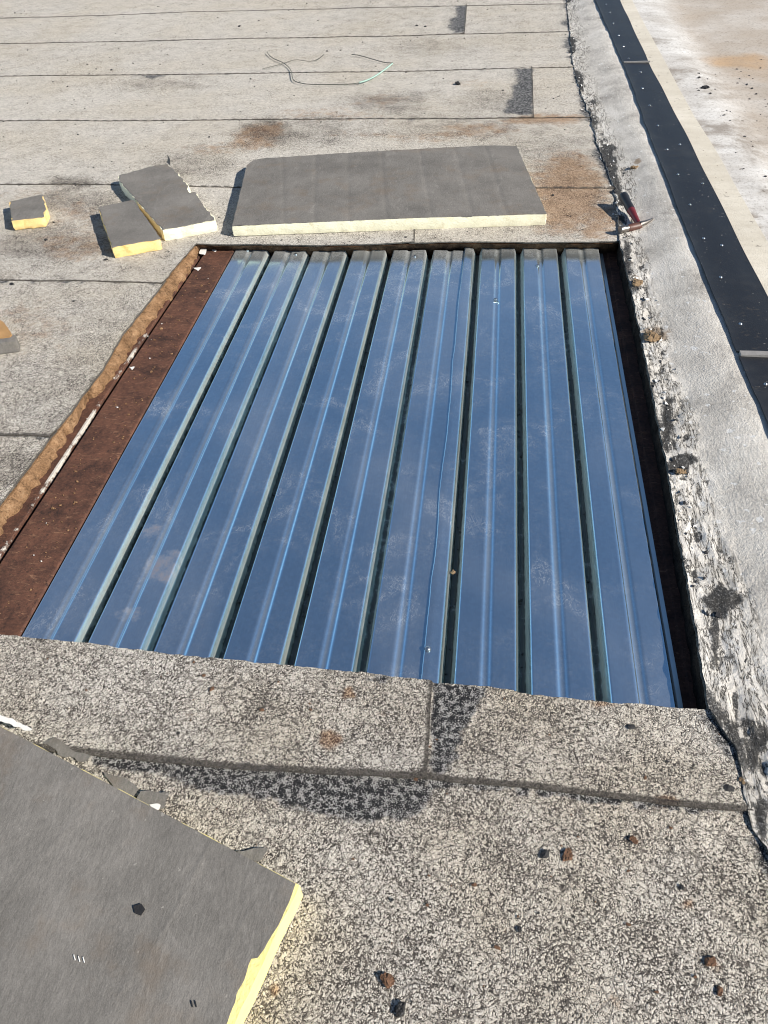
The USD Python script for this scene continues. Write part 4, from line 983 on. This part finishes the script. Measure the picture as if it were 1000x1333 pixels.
lump('dirt_clump', 590, 745, 5, D_, 'small brown pebble stuck in a deck groove', 'clump', z=-0.05)
lump('dirt_clump', 596, 110, 5, T_, 'dark crumb on the far roof left of the black patch', 'clump', flat=.5)
# crumbs of fibreboard fallen on the deck's far end
for k, (px, py, r) in enumerate([(575, 320, 9), (590, 322, 7), (548, 322, 6), (420, 322, 6), (455, 321, 6), (500, 322, 5)]):
    lump('fibreboard_crumb', px, py, r, MAT['fibre_dark'], ['largest brown fibreboard crumb at the deck end, left of the lapped seam', 'brown fibreboard crumb at the deck end, nearest the lapped seam', 'brown fibreboard crumb at the deck end left of the largest crumb', 'leftmost brown fibreboard crumb at the far deck end', 'brown fibreboard crumb second from the left at the far deck end', 'smallest brown fibreboard crumb at the middle of the far deck end'][k], 'crumb', 'fibreboard crumbs at the deck end', z=-0.035, flat=.5)
# flakes: torn bits of grey facer beside the near board, white scraps by the rusty strip
def flake(name, pxs, mat, label, cat, z=0.004, group=None, th=0.0012, curl=0.004):
    w = at2(pxs, 0.0 if z >= 0 else z); cen = w.mean(0)
    g = (float(hgt(cen[:1], cen[1:])[0]) if z >= 0 else 0.0) + z
    poly = Polygon(jag(jag(w, 0.006, 0.004, 45, int(pxs[0][0]), True), 0.0015, 0.003, 150, 5, True)).buffer(0); poly = max(polys(poly), key=lambda q: q.area)
    x0, y0, x1, y1 = poly.bounds; sc = max(x1-x0, y1-y0)
    o = obj(name, prism(poly, g, g + th, 0.006, lambda x, y: 0*x), mat)
    return tag(o, label, cat, group)
flake('facer_scrap', [(72, 962), (92, 976), (118, 985), (110, 993), (80, 985), (58, 968)], MAT['facer'], 'torn grey facer scrap at the far left edge of the near board', 'scrap')
flake('facer_scrap', [(136, 1008), (160, 1012), (182, 1028), (174, 1040), (150, 1028)], MAT['facer'], 'grey facer scrap below the tar streak beside the near board', 'scrap')
flake('facer_scrap', [(184, 1030), (222, 1034), (214, 1052), (200, 1056), (178, 1042)], MAT['facer'], 'widest grey facer scrap on the granules beside the near board', 'scrap', z=.006)
flake('facer_scrap', [(308, 1108), (348, 1106), (340, 1122), (322, 1126)], MAT['facer'], 'grey facer scrap closest to the corner of the near board', 'scrap')
flake('white_scrap', [(196, 1050), (212, 1049), (210, 1058), (202, 1057)], MAT['scrapwhite'], 'white scrap beside the far edge of the near board', 'scrap', z=.008)
flake('foam_sliver', [(0, 942), (20, 950), (56, 966), (50, 969), (20, 957), (0, 949)], MAT['scrapwhite'], 'white sliver of foam along the left end of the near board edge', 'scrap', z=.048)
flake('white_scrap', [(262, 318), (270, 318), (267, 332), (260, 330)], MAT['scrapwhite'], 'white paper scrap in the far left corner of the opening', 'scrap', z=-.030)
flake('white_scrap', [(275, 324), (283, 322), (280, 328)], MAT['scrapwhite'], 'tiny white scrap at the far end of the rusty strip', 'scrap', z=-.036)
flake('white_scrap', [(252, 349), (262, 348), (258, 353)], MAT['scrapwhite'], 'white scrap on the rusty strip near its far end', 'scrap', z=-.036)
flake('white_scrap', [(168, 478), (176, 477), (172, 482)], MAT['scrapwhite'], 'white scrap halfway along the rusty strip', 'scrap', z=-.036)
tag(obj('tar_flake', prism(Polygon(jag(at2([(174, 1180), (184, 1177), (190, 1184), (184, 1193), (176, 1190)], .05), .001, .003, 150, 3, True)), .0508, .0525), MAT['tarclump']), 'black flake lying on the near grey board', 'flake')
for k, (x, y, l) in enumerate([(96, 1243, 7), (102, 1245, 7), (108, 1246, 7), (249, 1303, 8), (254, 1303, 8)]):
    a, b = at(x, y, .0512), at(x + 2, y + l, .0512)
    tag(obj('staple_mark', tube(np.array([a, (a+b)/2 + [0, 0, .0004], b]), .0009, 5), MAT['tarclump'] if x > 200 else MAT['scrapwhite']), ['left of three short pale marks on the near grey board', 'middle of three short pale marks on the near grey board', 'right of three short pale marks on the near grey board', 'left of two short dark marks low on the near grey board', 'right of two short dark marks low on the near grey board'][k], 'mark', 'pale marks on the near board' if x < 200 else 'dark marks on the near board')

# fine grit and crumbs scattered over the roof: nobody could count them
def scatter(name, n, region, size, mat, seed, zf=None):
    rs = np.random.default_rng(seed); ms = []
    base = trimesh.creation.icosphere(subdivisions=0); bv, bf = np.array(base.vertices), np.array(base.faces)
    x0, y0, x1, y1 = region.bounds; got = 0
    while got < n:
        x, y = rs.uniform(x0, x1), rs.uniform(y0, y1)
        if not region.contains(Point(x, y)): continue
        r = size*rs.lognormal(0, 0.45)
        z = (hgt(np.array([x]), np.array([y]))[0] + 0.0015) if zf is None else zf(np.array([x]), np.array([y]))[0]
        s = rs.uniform(0.6, 1.4, (12, 1))*r*np.array([rs.uniform(.8, 1.7), rs.uniform(.8, 1.3), .6])
        ms.append((bv*s + [x, y, z + r*0.2], bf)); got += 1
    o = obj(name, join(ms), mat); return tag(o, kind='stuff')
roof_area = Polygon([(-4.5, 0.2), (0.45, 0.2), (0.42, 6.8), (-4.5, 6.8)]).difference(opening.buffer(0.02))
o = scatter('roof_grit', 1000, roof_area, 0.0026, MAT['tarclump'], 11); tag(o, 'scattered black grit and crumbs over the granule surfaced roof', 'grit')
o = scatter('rust_grit', 120, Polygon([(-1.5, 0.2), (0.45, 0.2), (0.5, 1.0), (-1.5, 1.0)]).difference(opening.buffer(.01)), 0.0016, MAT['rustclump'], 12); tag(o, 'scattered rust brown crumbs on the near granules', 'grit')
o = scatter('membrane_grit', 220, Polygon([(0.98, 2.2), (1.6, 2.2), (1.6, 5.0), (1.0, 5.0)]), 0.0032, MAT['tarclump'], 13, lambda x, y: white_h(x, y)); tag(o, 'dark grit strewn over the dirty white membrane', 'grit')
groove = unary_union([box(a - GO + 0.007, 0.9, a - 0.007, 2.6) for a in a_st[1:] + b_st])
o = scatter('groove_grit', 420, groove, 0.0017, MAT['tarclump'], 14, lambda x, y: np.full(1, Z_DECK - GD + .001)); tag(o, 'black debris lying in the grooves of the blue deck', 'grit')

def chips(name, n, mat, seed, size, spread, label):
    rs = np.random.default_rng(seed); ms = []; L = edge_line.length
    while len(ms) < n:
        p = np.array(edge_line.interpolate(rs.uniform(0, 1)*L).coords[0]) + [rs.normal(0.012, spread), rs.normal(0, .01)]
        if not (1.0 < p[1] < 7.5) or opening.buffer(0.006).contains(Point(p)): continue
        r = size*rs.lognormal(0, 0.4); k = 6; a = np.sort(rs.uniform(0, 2*np.pi, k)); q = np.c_[np.cos(a)*rs.uniform(.5, 1.2, k)*r, np.sin(a)*rs.uniform(.8, 2.0, k)*r]
        tx, ty = rs.normal(0, .14, 2); z = q[:, 0]*tx + q[:, 1]*ty + rs.uniform(-.15, .15, k)*r
        onf = FLP.contains(Point(p)); g = float(flash_h(p[:1], p[1:])[0] if onf else hgt(p[:1], p[1:])[0]) + 0.002
        top = np.c_[q + p, z - z.min() + g]; bot = top - [0, 0, 0.0018]
        f = [[0, i, i+1] for i in range(1, k-1)] + [[k, k+i+1, k+i] for i in range(1, k-1)]
        for i in range(k): j = (i+1) % k; f += [[i, k+i, k+j], [i, k+j, j]]
        ms.append((np.vstack([top, bot]), np.array(f)))
    o = tag(obj(name, join(ms), mat), label, 'flakes', None, 'stuff')
chips('coating_flakes', 170, MAT['scrapwhite'], 21, 0.0034, 0.020, 'small peeled white coating flakes strewn along the edge of the flashing')
chips('bitumen_flakes', 200, MAT['tarclump'], 22, 0.0034, 0.022, 'small black bitumen flakes strewn along the edge of the flashing')

ru_area = Polygon([(-1.08, 0.95), (-0.975, 0.95), (-0.975, 2.65), (-1.07, 2.65)])
tag(scatter('fibreboard_grit', 150, ru_area, 0.0017, MAT['fibre'], 15, lambda x, y: np.full(1, Z_DECK)), 'tan fibreboard crumbs sprinkled on the rusty strip', 'grit')
tag(scatter('white_specks', 14, Polygon([(-1.15, 1.0), (-0.98, 1.0), (-0.98, 2.65), (-1.12, 2.65)]), 0.0015, MAT['scrapwhite'], 16, lambda x, y: np.full(1, Z_DECK + .002)), 'tiny white specks sprinkled along the rusty strip', 'grit')
